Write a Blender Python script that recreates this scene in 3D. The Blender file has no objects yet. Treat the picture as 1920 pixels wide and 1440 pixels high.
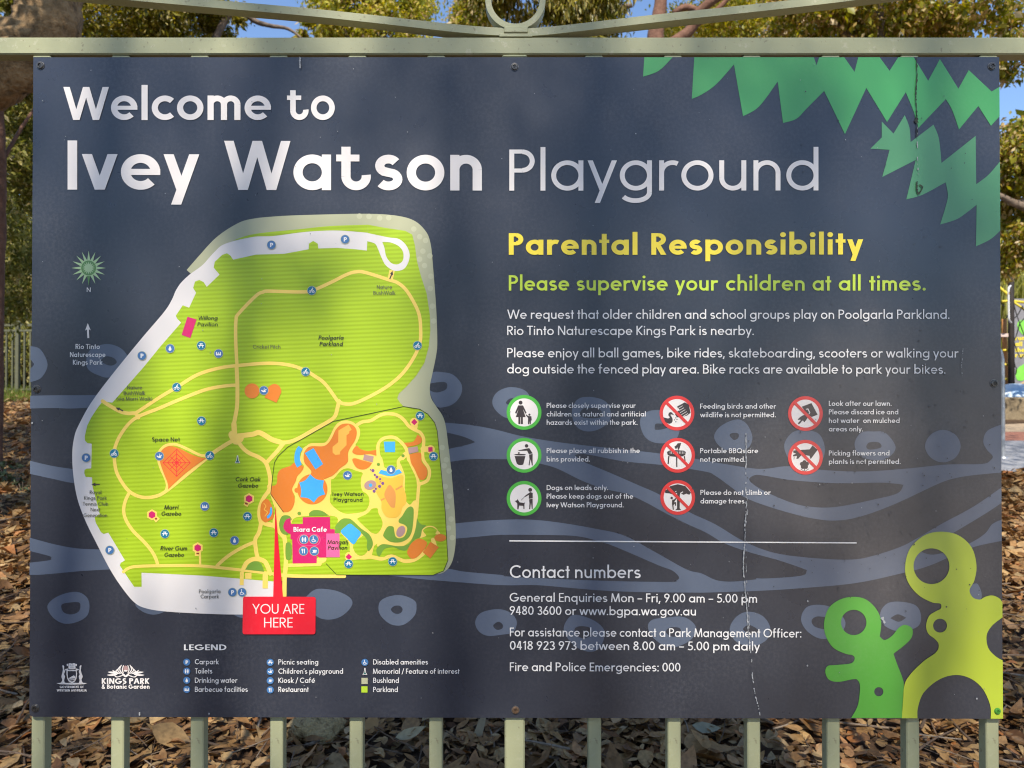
import bpy, math, random
import numpy as np
from mathutils import Vector, Matrix
from mathutils.geometry import delaunay_2d_cdt

random.seed(7)
rng = np.random.default_rng(11)
R = math.radians
scene = bpy.context.scene
COL = scene.collection

# ------------------------------------------------------------------ camera, sky, sun, exposure
FPX = 1386.7            # focal length in pixels of the 1920 wide photograph
CAM_D, CAM_H = 1.387, 1.40
PITCH = R(0.537)
cam_data = bpy.data.cameras.new('camera')
cam_data.sensor_width = 36.0
cam_data.lens = FPX / 1920.0 * 36.0
cam_data.clip_start = 0.05
cam_data.clip_end = 2000
cam_data.dof.use_dof = True
cam_data.dof.focus_distance = 1.39
cam_data.dof.aperture_fstop = 7.5
cam = bpy.data.objects.new('camera', cam_data)
COL.objects.link(cam)
cam.location = (0, -CAM_D, CAM_H)
cam.rotation_euler = (R(90) + PITCH, 0, 0)
scene.camera = cam

SUN_EL, SUN_AZ = R(50), R(3)       # sun stands behind the camera, a touch to the left
to_sun = Vector((-math.cos(SUN_EL) * math.sin(SUN_AZ), -math.cos(SUN_EL) * math.cos(SUN_AZ), math.sin(SUN_EL)))
sun_data = bpy.data.lights.new('sun', 'SUN')
sun_data.energy = 3.8
sun_data.angle = R(0.53)
sun_data.color = (1.0, 0.93, 0.82)
sun = bpy.data.objects.new('sun', sun_data)
COL.objects.link(sun)
sun.rotation_euler = to_sun.to_track_quat('Z', 'Y').to_euler()

world = bpy.data.worlds.new('World')
scene.world = world
world.use_nodes = True
wn = world.node_tree
wn.nodes.clear()
w_out = wn.nodes.new('ShaderNodeOutputWorld')
w_bg = wn.nodes.new('ShaderNodeBackground')
w_sky = wn.nodes.new('ShaderNodeTexSky')
w_sky.sky_type = 'NISHITA'
w_sky.sun_disc = False
w_sky.sun_elevation = SUN_EL
w_sky.sun_rotation = math.atan2(to_sun.x, to_sun.y)
w_sky.air_density = 0.8
w_sky.dust_density = 0.0
w_sky.ozone_density = 3.0
w_bg.inputs['Strength'].default_value = 0.14
wn.links.new(w_sky.outputs[0], w_bg.inputs[0])
wn.links.new(w_bg.outputs[0], w_out.inputs[0])

scene.view_settings.view_transform = 'Standard'
scene.view_settings.look = 'None'
scene.view_settings.exposure = 0.84
scene.view_settings.gamma = 1.0
scene.render.film_transparent = False
try:
    scene.cycles.max_bounces = 6
    scene.cycles.transparent_max_bounces = 6
    scene.cycles.use_denoising = True
    scene.cycles.denoising_prefilter = 'NONE'
    scene.cycles.use_adaptive_sampling = False
    scene.cycles.filter_width = 1.15
except Exception:
    pass

# ------------------------------------------------------------------ small helpers
UPV = Vector((0, -math.sin(PITCH), math.cos(PITCH)))
FWD = Vector((0, math.cos(PITCH), math.sin(PITCH)))

def W(u, v, d):
    """world point seen at photo pixel (u,v), d metres in front of the lens"""
    r = Vector(((u - 960) / FPX, 0, 0)) + UPV * ((720 - v) / FPX) + FWD
    return Vector((0, -CAM_D, CAM_H)) + r * (d / r.y)

def P(u, v):
    p = W(u, v, CAM_D)
    return p.x, p.z

def tag(o, label=None, cat=None, group=None, kind=None):
    if label: o['label'] = label
    if cat: o['category'] = cat
    if group: o['group'] = group
    if kind: o['kind'] = kind
    return o

def empty(name, loc, label, cat, group=None):
    o = bpy.data.objects.new(name, None)
    o.empty_display_size = 0.1
    o.location = loc
    COL.objects.link(o)
    return tag(o, label, cat, group)

def obj(name, verts, faces, mat, parent=None, smooth=False):
    """verts in world coordinates; the object is placed at its parent's origin"""
    me = bpy.data.meshes.new(name)
    off = Vector((0, 0, 0))
    if parent is not None:
        q = parent
        while q is not None:
            off += q.location
            q = q.parent
    verts = np.asarray(verts, dtype=np.float64).reshape(-1, 3) - np.array(off)
    me.from_pydata(verts.tolist(), [], faces)
    me.materials.append(mat)
    if smooth:
        me.polygons.foreach_set('use_smooth', [True] * len(me.polygons))
    me.update()
    o = bpy.data.objects.new(name, me)
    COL.objects.link(o)
    if parent is not None:
        o.parent = parent
    return o

def obj_np(name, V, F, mat, parent=None, smooth=False):
    """fast path: V (n,3) array, F (m,k) int array of equal sized faces"""
    me = bpy.data.meshes.new(name)
    off = np.zeros(3)
    q = parent
    while q is not None:
        off += np.array(q.location)
        q = q.parent
    V = (np.asarray(V) - off).astype(np.float32)
    F = np.asarray(F, dtype=np.int32)
    k = F.shape[1]
    me.vertices.add(len(V)); me.vertices.foreach_set('co', V.ravel())
    me.loops.add(F.size); me.loops.foreach_set('vertex_index', F.ravel())
    me.polygons.add(len(F))
    me.polygons.foreach_set('loop_start', np.arange(0, F.size, k, dtype=np.int32))
    me.polygons.foreach_set('loop_total', np.full(len(F), k, dtype=np.int32))
    if smooth:
        me.polygons.foreach_set('use_smooth', np.ones(len(F), dtype=bool))
    me.materials.append(mat)
    me.update(calc_edges=True)
    me.validate()
    o = bpy.data.objects.new(name, me)
    COL.objects.link(o)
    if parent is not None:
        o.parent = parent
    return o

class MB:
    """collects boxes, prisms and tubes into one mesh"""
    def __init__(s): s.v = []; s.f = []
    def add(s, vs, fs):
        b = len(s.v); s.v += [tuple(x) for x in vs]; s.f += [tuple(i + b for i in f) for f in fs]
    def box(s, x0, x1, y0, y1, z0, z1, bev=0.0):
        b = min(bev, (x1-x0)*.45, (y1-y0)*.45, (z1-z0)*.45)
        if b <= 0:
            vs = [(x, y, z) for x in (x0, x1) for y in (y0, y1) for z in (z0, z1)]
            s.add(vs, [(0,1,3,2),(4,6,7,5),(0,4,5,1),(2,3,7,6),(0,2,6,4),(1,5,7,3)]); return
        # chamfered box: 24 verts
        vs = []; idx = {}
        X = (x0, x1); Y = (y0, y1); Z = (z0, z1)
        for i in (0, 1):
            for j in (0, 1):
                for k in (0, 1):
                    sx = b if i == 0 else -b; sy = b if j == 0 else -b; sz = b if k == 0 else -b
                    for a, p in enumerate(((X[i], Y[j]+sy, Z[k]+sz), (X[i]+sx, Y[j], Z[k]+sz), (X[i]+sx, Y[j]+sy, Z[k]))):
                        idx[i, j, k, a] = len(vs); vs.append(p)
        fs = []
        for i in (0, 1):
            q = [idx[i,0,0,0], idx[i,1,0,0], idx[i,1,1,0], idx[i,0,1,0]]; fs.append(q if i else q[::-1])
            q = [idx[0,i,0,1], idx[1,i,0,1], idx[1,i,1,1], idx[0,i,1,1]]; fs.append(q[::-1] if i else q)
            q = [idx[0,0,i,2], idx[1,0,i,2], idx[1,1,i,2], idx[0,1,i,2]]; fs.append(q if i else q[::-1])
        for i in (0, 1):
            for j in (0, 1):
                q = [idx[i,j,0,0], idx[i,j,1,0], idx[i,j,1,1], idx[i,j,0,1]]; fs.append(q if (i+j) % 2 == 0 else q[::-1])
                q = [idx[i,0,j,0], idx[i,1,j,0], idx[i,1,j,2], idx[i,0,j,2]]; fs.append(q[::-1] if (i+j) % 2 == 0 else q)
                q = [idx[0,i,j,1], idx[1,i,j,1], idx[1,i,j,2], idx[0,i,j,2]]; fs.append(q if (i+j) % 2 == 0 else q[::-1])
                for k in (0, 1):
                    t = [idx[i,j,k,0], idx[i,j,k,1], idx[i,j,k,2]]; fs.append(t if (i+j+k) % 2 == 1 else t[::-1])
        s.add(vs, fs)
    def tube(s, pts, rad, n=10, cap=True, rough=0.0, seed=0):
        rnd = random.Random(seed)
        pts = [Vector(p) for p in pts]
        if not hasattr(rad, '__len__'): rad = [rad] * len(pts)
        vs = []; N = len(pts)
        t0 = (pts[1] - pts[0]).normalized()
        ref = Vector((0, 0, 1)) if abs(t0.z) < .9 else Vector((1, 0, 0))
        a = t0.cross(ref).normalized()
        for i, p in enumerate(pts):
            t = (pts[min(i+1, N-1)] - pts[max(i-1, 0)]).normalized()
            a = (a - t * a.dot(t)).normalized(); b = t.cross(a)
            for k in range(n):
                th = 2 * math.pi * k / n
                rr = rad[i] * (1 + rough * rnd.uniform(-1, 1))
                vs.append(p + a * (rr * math.cos(th)) + b * (rr * math.sin(th)))
        fs = [(i*n+k, i*n+(k+1) % n, (i+1)*n+(k+1) % n, (i+1)*n+k) for i in range(N-1) for k in range(n)]
        if cap: fs += [tuple(range(n))[::-1], tuple((N-1)*n+k for k in range(n))]
        s.add(vs, fs)
    def prism(s, pts, d0, d1):
        """outline pts (x,z) extruded from y=d0 (front) to y=d1"""
        n = len(pts)
        area = sum(pts[i][0]*pts[(i+1) % n][1] - pts[(i+1) % n][0]*pts[i][1] for i in range(n))
        if area < 0: pts = pts[::-1]
        vs = [(x, d0, z) for x, z in pts] + [(x, d1, z) for x, z in pts]
        fs = [tuple(range(n)), tuple(range(2*n-1, n-1, -1))] + [(i, i+n, (i+1) % n+n, (i+1) % n) for i in range(n)]
        s.add(vs, fs)
    def build(s, name, mat, parent=None, smooth=False): return obj(name, s.v, s.f, mat, parent, smooth)

def crom(pts, closed=False, n=6):
    """catmull-rom through pts (tuples); a third value of 1 marks a corner"""
    N = len(pts); out = []
    def g(i): return pts[i % N] if closed else pts[max(0, min(N-1, i))]
    for i in range(N if closed else N-1):
        p1, p2 = g(i), g(i+1)
        c1 = len(p1) > 2 and p1[2] == 1; c2 = len(p2) > 2 and p2[2] == 1
        p0 = p1 if c1 else g(i-1); p3 = p2 if c2 else g(i+2)
        if c1 and c2: out.append(p1[:2]); continue
        for k in range(n):
            t = k / n
            out.append(tuple(.5*((2*p1[a]) + (-p0[a]+p2[a])*t + (2*p0[a]-5*p1[a]+4*p2[a]-p3[a])*t*t + (-p0[a]+3*p1[a]-3*p2[a]+p3[a])*t**3) for a in (0, 1)))
    if not closed: out.append(pts[-1][:2])
    return out

def crom3(pts, n=6):
    out = []
    N = len(pts)
    for i in range(N-1):
        p0, p1, p2, p3 = pts[max(i-1, 0)], pts[i], pts[i+1], pts[min(i+2, N-1)]
        for k in range(n):
            t = k / n
            out.append(tuple(.5*((2*p1[a]) + (-p0[a]+p2[a])*t + (2*p0[a]-5*p1[a]+4*p2[a]-p3[a])*t*t + (-p0[a]+3*p1[a]-3*p2[a]+p3[a])*t**3) for a in range(len(p1))))
    out.append(tuple(pts[-1]))
    return out

# ------------------------------------------------------------------ materials
def new_mat(name):
    m = bpy.data.materials.new(name); m.use_nodes = True
    nt = m.node_tree; nt.nodes.clear()
    out = nt.nodes.new('ShaderNodeOutputMaterial')
    bs = nt.nodes.new('ShaderNodeBsdfPrincipled')
    nt.links.new(bs.outputs[0], out.inputs[0])
    return m, nt, bs

def N(nt, typ, **kw):
    n = nt.nodes.new(typ)
    for k, v in kw.items():
        if k.startswith('i_'):
            key = k[2:]
            n.inputs[int(key) if key.isdigit() else key].default_value = v
        else: setattr(n, k, v)
    return n

def ramp(nt, stops, interp='LINEAR'):
    n = nt.nodes.new('ShaderNodeValToRGB'); cr = n.color_ramp; cr.interpolation = interp
    while len(cr.elements) < len(stops): cr.elements.new(.5)
    for e, (p, c) in zip(cr.elements, stops): e.position = p; e.color = tuple(c) + (1,)
    return n

def c4(c): return tuple(c) + (1,)

_ink = {}
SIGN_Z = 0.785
BROWN_VEIL = (.72, 0, 1.245 - SIGN_Z)
def ink(name, col, rough=.30, dust=.035):
    """printed, uv-coated sign film: flat colour, a thin uneven dust film, semi gloss"""
    if name in _ink: return _ink[name]
    m, nt, bs = new_mat(name); L = nt.links.new
    tc = N(nt, 'ShaderNodeTexCoord')
    n1 = N(nt, 'ShaderNodeTexNoise', i_Scale=170.0, i_Detail=4.0, i_Roughness=.65)
    n2 = N(nt, 'ShaderNodeTexNoise', i_Scale=5.0, i_Detail=5.0, i_Roughness=.6)
    L(tc.outputs['Object'], n1.inputs['Vector']); L(tc.outputs['Object'], n2.inputs['Vector'])
    r1 = N(nt, 'ShaderNodeMapRange', i_1=.42, i_2=.72); L(n1.outputs[0], r1.inputs[0])
    r2 = N(nt, 'ShaderNodeMapRange', i_1=.35, i_2=.7); L(n2.outputs[0], r2.inputs[0])
    mu = N(nt, 'ShaderNodeMath', operation='MULTIPLY'); L(r1.outputs[0], mu.inputs[0]); L(r2.outputs[0], mu.inputs[1])
    ml = N(nt, 'ShaderNodeMath', operation='MULTIPLY_ADD'); L(mu.outputs[0], ml.inputs[0]); ml.inputs[1].default_value = dust; ml.inputs[2].default_value = dust * .25
    mx = N(nt, 'ShaderNodeMix', data_type='RGBA'); L(ml.outputs[0], mx.inputs['Factor'])
    mx.inputs['A'].default_value = c4(col); mx.inputs['B'].default_value = (.55, .53, .52, 1)
    # brownish veil, lower right of the board: dirt plus painted-in ground reflection
    gd_ = N(nt, 'ShaderNodeVectorMath', operation='DISTANCE'); L(tc.outputs['Object'], gd_.inputs[0]); gd_.inputs[1].default_value = BROWN_VEIL
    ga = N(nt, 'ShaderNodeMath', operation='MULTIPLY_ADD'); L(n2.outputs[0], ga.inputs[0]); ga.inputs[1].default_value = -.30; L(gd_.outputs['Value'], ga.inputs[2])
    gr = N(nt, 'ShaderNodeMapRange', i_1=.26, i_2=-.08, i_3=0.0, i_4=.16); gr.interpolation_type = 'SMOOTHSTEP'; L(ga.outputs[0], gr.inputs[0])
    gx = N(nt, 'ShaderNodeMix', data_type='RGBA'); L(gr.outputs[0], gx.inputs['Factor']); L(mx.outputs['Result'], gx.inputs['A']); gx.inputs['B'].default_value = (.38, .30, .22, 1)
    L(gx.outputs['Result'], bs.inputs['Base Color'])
    rr = N(nt, 'ShaderNodeMath', operation='MULTIPLY_ADD'); L(r2.outputs[0], rr.inputs[0]); rr.inputs[1].default_value = .10; rr.inputs[2].default_value = rough
    L(rr.outputs[0], bs.inputs['Roughness'])
    bs.inputs['Specular IOR Level'].default_value = .7
    n3 = N(nt, 'ShaderNodeTexNoise', i_Scale=2.6, i_Detail=2.0); L(tc.outputs['Object'], n3.inputs['Vector'])
    bp = N(nt, 'ShaderNodeBump', i_Strength=.35, i_Distance=.012); L(n3.outputs[0], bp.inputs['Height']); L(bp.outputs[0], bs.inputs['Normal'])
    _ink[name] = m
    return m

def noise_mat(name, c1, c2, scale=20, rough=.6, bump=0.0, bscale=None, detail=6, spec=.4, metal=0.0, c3=None, stretch=None):
    m, nt, bs = new_mat(name); L = nt.links.new
    tc = N(nt, 'ShaderNodeTexCoord'); src = tc.outputs['Object']
    if stretch:
        mp = N(nt, 'ShaderNodeMapping'); mp.inputs['Scale'].default_value = stretch; L(src, mp.inputs[0]); src = mp.outputs[0]
    n1 = N(nt, 'ShaderNodeTexNoise', i_Scale=float(scale), i_Detail=float(detail), i_Roughness=.62); L(src, n1.inputs['Vector'])
    st = [(.3, c1), (.7, c2)] if c3 is None else [(.28, c1), (.52, c2), (.74, c3)]
    cr = ramp(nt, st); L(n1.outputs[0], cr.inputs[0]); L(cr.outputs[0], bs.inputs['Base Color'])
    bs.inputs['Roughness'].default_value = rough; bs.inputs['Specular IOR Level'].default_value = spec; bs.inputs['Metallic'].default_value = metal
    if bump:
        n2 = N(nt, 'ShaderNodeTexNoise', i_Scale=float(bscale or scale*2), i_Detail=8.0); L(src, n2.inputs['Vector'])
        bp = N(nt, 'ShaderNodeBump', i_Strength=float(min(1, bump)), i_Distance=.02); L(n2.outputs[0], bp.inputs['Height']); L(bp.outputs[0], bs.inputs['Normal'])
    return m

def island_mat(name, stops, rough=.6, trans=0.0, spec=.3, vary=0.0):
    """one colour per leaf (random per island), optional translucency"""
    m, nt, bs = new_mat(name); L = nt.links.new
    geo = N(nt, 'ShaderNodeNewGeometry')
    cr = ramp(nt, stops); L(geo.outputs['Random Per Island'], cr.inputs[0])
    col = cr.outputs[0]
    if vary:
        tc = N(nt, 'ShaderNodeTexCoord')
        n1 = N(nt, 'ShaderNodeTexNoise', i_Scale=60.0, i_Detail=5.0); L(tc.outputs['Object'], n1.inputs['Vector'])
        r1 = N(nt, 'ShaderNodeMapRange', i_1=.3, i_2=.7, i_3=1-vary, i_4=1+vary*.6); L(n1.outputs[0], r1.inputs[0])
        mx = N(nt, 'ShaderNodeMix', data_type='RGBA', blend_type='MULTIPLY'); mx.inputs['Factor'].default_value = 1
        L(col, mx.inputs['A']); L(r1.outputs[0], mx.inputs['B']); col = mx.outputs['Result']
    L(col, bs.inputs['Base Color'])
    bs.inputs['Roughness'].default_value = rough; bs.inputs['Specular IOR Level'].default_value = spec
    if trans > 0:
        tr = N(nt, 'ShaderNodeBsdfTranslucent')
        hs = N(nt, 'ShaderNodeHueSaturation', i_Hue=.485, i_Saturation=1.15, i_Value=1.25)
        L(col, hs.inputs['Color']); L(hs.outputs[0], tr.inputs[0])
        ms = N(nt, 'ShaderNodeMixShader'); ms.inputs[0].default_value = trans
        out = [n for n in nt.nodes if n.type == 'OUTPUT_MATERIAL'][0]
        L(bs.outputs[0], ms.inputs[1]); L(tr.outputs[0], ms.inputs[2]); L(ms.outputs[0], out.inputs[0])
    return m
# ------------------------------------------------------------------ flat graphics on the sign face
LAYER = 0.00015

def ccw(p):
    a = sum(p[i][0]*p[(i+1) % len(p)][1] - p[(i+1) % len(p)][0]*p[i][1] for i in range(len(p)))
    return p if a > 0 else p[::-1]

def inside(p, cx, cy):
    """even-odd test of many points against one polygon"""
    p = np.asarray(p); x0, y0 = p[:, 0], p[:, 1]; x1, y1 = np.roll(x0, -1), np.roll(y0, -1)
    r = np.zeros(len(cx), dtype=bool)
    k = np.nonzero((cx > x0.min()) & (cx < x0.max()) & (cy > y0.min()) & (cy < y0.max()))[0]
    if not len(k): return r
    X, Y = cx[k][:, None], cy[k][:, None]
    dy = np.where(y1 == y0, 1e-30, y1-y0)
    hit = ((y0 > Y) != (y1 > Y)) & (X < (x1-x0)*(Y-y0)/dy + x0)
    r[k] = hit.sum(1) % 2 == 1
    return r

def union(polys, holes=(), eps=1e-4):
    """triangles covering the union of polys minus holes (y up coordinates)"""
    vs = []; es = []
    allp = [ccw(p) for p in polys] + [ccw(p) for p in holes]
    for p in allp:
        b = len(vs); n = len(p); vs += [Vector((x, y)) for x, y in p]; es += [(b+i, b+(i+1) % n) for i in range(n)]
    r = delaunay_2d_cdt(vs, es, [], 0, eps, False)
    V = np.array([tuple(v) for v in r[0]]); T = np.array(r[2])
    if not len(T): return [], []
    C = V[T].mean(1)
    keep = np.zeros(len(T), dtype=bool)
    for p in allp[:len(polys)]: keep |= inside(p, C[:, 0], C[:, 1])
    for p in allp[len(polys):]: keep &= ~inside(p, C[:, 0], C[:, 1])
    T = T[keep]
    q = V[T]; ar = (q[:, 1, 0]-q[:, 0, 0])*(q[:, 2, 1]-q[:, 0, 1])-(q[:, 2, 0]-q[:, 0, 0])*(q[:, 1, 1]-q[:, 0, 1])
    T[ar < 0] = T[ar < 0][:, ::-1]
    return [tuple(v) for v in V], [tuple(int(i) for i in t) for t in T]

def stroke_quads(pts, w, closed=False):
    """pts polyline -> list of quads; w number or list"""
    n = len(pts); L = []; Rr = []
    for i in range(n):
        a = pts[(i-1) % n] if (closed or i > 0) else pts[i]
        b = pts[(i+1) % n] if (closed or i < n-1) else pts[i]
        dx, dy = b[0]-a[0], b[1]-a[1]; l = math.hypot(dx, dy) or 1
        # mitre
        if (closed or 0 < i < n-1):
            p = pts[i]; d1 = (p[0]-a[0], p[1]-a[1]); l1 = math.hypot(*d1) or 1
            c = max(.6, abs((d1[0]*dx + d1[1]*dy) / (l1*l)))
        else: c = 1
        h = (w[i] if hasattr(w, '__len__') else w) / 2 / c
        nx, ny = -dy/l*h, dx/l*h
        L.append((pts[i][0]+nx, pts[i][1]+ny)); Rr.append((pts[i][0]-nx, pts[i][1]-ny))
    m = n if closed else n-1
    return [[L[i], L[(i+1) % n], Rr[(i+1) % n], Rr[i]] for i in range(m)]

def circ(cx, cy, rx, ry=None, n=28, rot=0):
    ry = rx if ry is None else ry
    c, s = math.cos(rot), math.sin(rot)
    return [(cx + rx*math.cos(t)*c - ry*math.sin(t)*s, cy + rx*math.cos(t)*s + ry*math.sin(t)*c) for t in (2*math.pi*k/n for k in range(n))]

def flip(p): return [(x, -y) for x, y in p]

def put(name, mat, layer, vs, tris, parent):
    """vs in photo pixels, y up (negated)"""
    V = []
    for x, y in vs:
        X, Z = P(x, -y); V.append((X, -layer*LAYER - .0001, Z))
    return obj(name, V, tris, mat, parent)

def art(name, mat, layer, parent, polys=(), holes=(), strokes=(), smooth=True, label=None):
    """polys/holes: control point lists in photo pixels; strokes: (points, width)"""
    ps = [flip(crom(p, True) if (smooth and len(p) < 90) else [q[:2] for q in p]) for p in polys]
    hs = [flip(crom(p, True) if (smooth and len(p) < 90) else [q[:2] for q in p]) for p in holes]
    for s in strokes:
        pts = crom(s[0]) if (len(s) < 3 and len(s[0]) > 2) else [q[:2] for q in s[0]]
        ps += stroke_quads(flip(pts), s[1])
        if len(s) < 3 and s[1] > 3:
            for e in (pts[0], pts[-1]): ps.append(circ(e[0], -e[1], s[1]/2, n=14))
    vs, tr = union(ps, hs, 1e-3)
    o = put(name, mat, layer, vs, tr, parent)
    if label: o['label'] = label
    return o

def arts(name, mat, layer, parent, polys=(), strokes=(), smooth=True):
    """each patch a part of its own"""
    for i, p in enumerate(polys): art(name, mat, layer+.05*i, parent, [p], smooth=smooth)
    for i, s in enumerate(strokes): art(name, mat, layer+.05*(i+len(polys)), parent, strokes=[s])

# ------------------------------------------------------------------ lettering: a monoline geometric sans drawn by strokes
_gl = {}
def glyph(ch, w, X, hook, seg):
    key = (ch, round(w, 3), round(X, 3), hook, seg)
    if key in _gl: return _gl[key]
    h = w/2; A = 1.06; D = -.30; bw = w*(.88 if w < .17 else .78); ps = []
    lo, ro = .085, .085                       # side bearings
    ST, RD, DI = max(.05, .105-w*.2), max(.03, .062-w*.1), .012
    def Rc(x0, y0, x1, y1): ps.append([(x0, y0), (x1, y0), (x1, y1), (x0, y1)])
    def DG(x0, y0, x1, y1, ww=None):
        ww = w if ww is None else ww
        k = ww/2*math.hypot(x1-x0, y1-y0)/max(1e-6, abs(y1-y0))
        ps.append([(x0-k, y0), (x0+k, y0), (x1+k, y1), (x1-k, y1)])
    def hwd(dx, dy): return h*math.hypot(dx, dy)/abs(dy)
    def AR(cx, cy, rx, ry, a0, a1):
        n = max(3, int(seg*abs(a1-a0)/360))
        full = abs(a1-a0) >= 359.9
        pts = [(cx+rx*math.cos(R(a0+(a1-a0)*i/n)), cy+ry*math.sin(R(a0+(a1-a0)*i/n))) for i in range(n if full else n+1)]
        ps.extend(stroke_quads(pts, w, full))
    def PL(pts): ps.extend(stroke_quads(pts, w))
    def DOT(cx, cy, r): ps.append(circ(cx, cy, r, n=14))
    def ess(W_, H_):
        r = (H_-w)/4; rx = W_/2-h; rx2 = rx*.93
        up = [(W_/2+rx2*math.cos(R(a)), H_-h-r+r*math.sin(R(a))) for a in range(32, 240, 12)]
        lw = [(W_/2+rx*math.cos(R(a)), h+r+r*math.sin(R(a))) for a in range(58, -149, -12)]
        # slanted spine
        PL(up + [(W_/2, H_/2)] + lw)
        return W_
    r = X/2 - h; wd = X; cx = X/2; cy = X/2
    if ch == ' ': wd = .30; lo = ro = 0
    elif ch == 'o': AR(cx, cy, r, r, 0, 360); lo = ro = RD
    elif ch in 'adgq':
        AR(cx, cy, r, r, 0, 360); lo, ro = RD, ST
        if ch == 'a': Rc(X-w, 0, X, X)
        elif ch == 'd': Rc(X-w, 0, X, A)
        elif ch == 'q': Rc(X-w, D, X, X)
        else:
            ry = .20; Rc(X-w, D+h+ry, X, X); AR(cx-.01, D+h+ry, r+.01, ry, 0, -148)
    elif ch in 'bp':
        AR(cx, cy, r, r, 0, 360); lo, ro = ST, RD
        if ch == 'b': Rc(0, 0, w, A)
        else: Rc(0, D, w, X)
    elif ch == 'c': AR(cx, cy, r, r, 46, 314); wd = X*.86; lo, ro = RD, RD*.6
    elif ch in 'eé':
        AR(cx, cy, r, r, 0, 316); Rc(h, cy-bw*.45, X, cy+bw*.45); lo = ro = RD
        if ch == 'é': DG(cx, X+.07, cx+.16, X+.27)
    elif ch == 'f':
        rr = .15; sx = .10; Rc(sx, 0, sx+w, A-h-rr); AR(sx+h+rr, A-h-rr, rr, rr, 180, 78); Rc(0, X-bw, .40, X); wd = .42; lo = ro = .03
    elif ch == 't':
        sx = .10
        if hook:
            rr = X*.27; Rc(sx, h+rr, sx+w, X+.16); AR(sx+h+rr, h+rr, rr, rr, 180, 368); Rc(0, X-bw, sx+w+.17, X); wd = sx+w+2*rr
        else:
            Rc(sx, 0, sx+w, X+.27); Rc(0, X-bw, sx*2+w, X); wd = sx*2+w
        lo = ro = .03
    elif ch in 'nh':
        wd = X*.84; rx = (wd-w)/2; c = X-h-rx; Rc(0, 0, w, X if ch == 'n' else A); AR(wd/2, c, rx, rx, 0, 180); Rc(wd-w, 0, wd, c); lo = ro = ST
    elif ch == 'm':
        b = X*.74; rx = (b-w)/2; c = X-h-rx; Rc(0, 0, w, X)
        for k in (0, 1):
            x0 = k*(b-w); AR(x0+b/2, c, rx, rx, 0, 180); Rc(x0+b-w, 0, x0+b, c)
        wd = 2*b-w; lo = ro = ST
    elif ch == 'u':
        wd = X*.84; rx = (wd-w)/2; c = h+rx; Rc(wd-w, 0, wd, X); AR(wd/2, c, rx, rx, 180, 360); Rc(0, c, w, X); lo = ro = ST
    elif ch == 'r':
        rr = X*.34; Rc(0, 0, w, X); AR(h+rr, X-h-rr, rr, rr, 180, 62); wd = h+rr+rr*.47+h*.6; lo, ro = ST, .0
    elif ch == 's': wd = ess(X*.74, X); lo = ro = RD*.9
    elif ch == 'S': wd = ess(.56, 1.0); lo = ro = RD
    elif ch == 'l': Rc(0, 0, w, A); wd = w; lo = ro = ST
    elif ch == 'i': Rc(0, 0, w, X); DOT(h, X+.22, w*.60); wd = w; lo = ro = ST
    elif ch == 'j': Rc(0, D, w, X); DOT(h, X+.22, w*.60); wd = w; lo = ro = ST
    elif ch == 'k':
        wd = X*.84; Rc(0, 0, w, A); k = hwd(wd*.6, X*.6); DG(h+.02, X*.40, wd-k, X); DG(h+w*.55, X*.52, wd-k, 0); lo, ro = ST, DI
    elif ch == 'v':
        wd = X*.92; k = hwd(wd/2, X); DG(k, X, wd/2, 0); DG(wd-k, X, wd/2, 0); lo = ro = DI
    elif ch == 'w':
        wd = X*1.42; k = hwd(wd/4, X); q = (wd-2*k)/4
        for a, b in ((0, 1), (2, 1), (2, 3), (4, 3)): DG(k+q*a, X, k+q*b, 0)
        lo = ro = DI
    elif ch == 'x':
        wd = X*.86; k = hwd(wd*.7, X); DG(k, X, wd-k, 0); DG(wd-k, X, k, 0); lo = ro = DI
    elif ch == 'y':
        wd = X*.92; k = hwd(wd/2, X); s = (wd/2-k)/X; DG(k, X, wd/2, 0); DG(wd-k, X, wd/2+D*s, D); lo = ro = DI
    elif ch == 'z': wd = X*.78; Rc(0, 0, wd, bw); Rc(0, X-bw, wd, X); k = hwd(wd*.6, X); DG(k, bw*.5, wd-k, X-bw*.5); lo = ro = RD
    elif ch == 'A': wd = .86; k = hwd(.36, 1); DG(k, 0, wd/2, 1); DG(wd-k, 0, wd/2, 1); Rc(wd*.2, .27, wd*.8, .27+bw); lo = ro = DI
    elif ch in 'PRB':
        ph = .56 if ch != 'B' else .53; rr = (ph-w)/2; x2 = .30
        Rc(0, 0, w, 1); Rc(w*.5, 1-bw, x2, 1); Rc(w*.5, 1-ph, x2, 1-ph+bw); AR(x2, 1-h-rr, rr, rr, -90, 90); wd = x2+rr+h
        if ch == 'R': k = hwd(.25, .46); DG(x2-.06, 1-ph+h*.6, wd+.02-k, 0); wd += .02
        if ch == 'B':
            r2 = (1-ph+bw-w)/2; x3 = .32; Rc(w*.5, 0, x3, bw); AR(x3, h+r2, r2, r2, -90, 90); wd = max(wd, x3+r2+h)
        lo, ro = ST, RD
    elif ch == 'C': rr = .5-h; AR(.5, .5, rr, rr, 46, 314); wd = .87; lo, ro = RD, RD*.5
    elif ch == 'G': rr = .5-h; AR(.5, .5, rr, rr, 46, 360); Rc(.52, .5-bw, 1, .5); wd = 1.; lo = ro = RD
    elif ch == 'D': Rc(0, 0, w, 1); Rc(w*.5, 0, .3, bw); Rc(w*.5, 1-bw, .3, 1); AR(.27, .5, .5-h, .5-h, -90, 90); wd = .77; lo, ro = ST, RD
    elif ch in 'EFL':
        wd = {'E': .50, 'F': .47, 'L': .44}[ch]; Rc(0, 0, w, 1)
        if ch != 'F': Rc(w*.5, 0, wd, bw)
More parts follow.
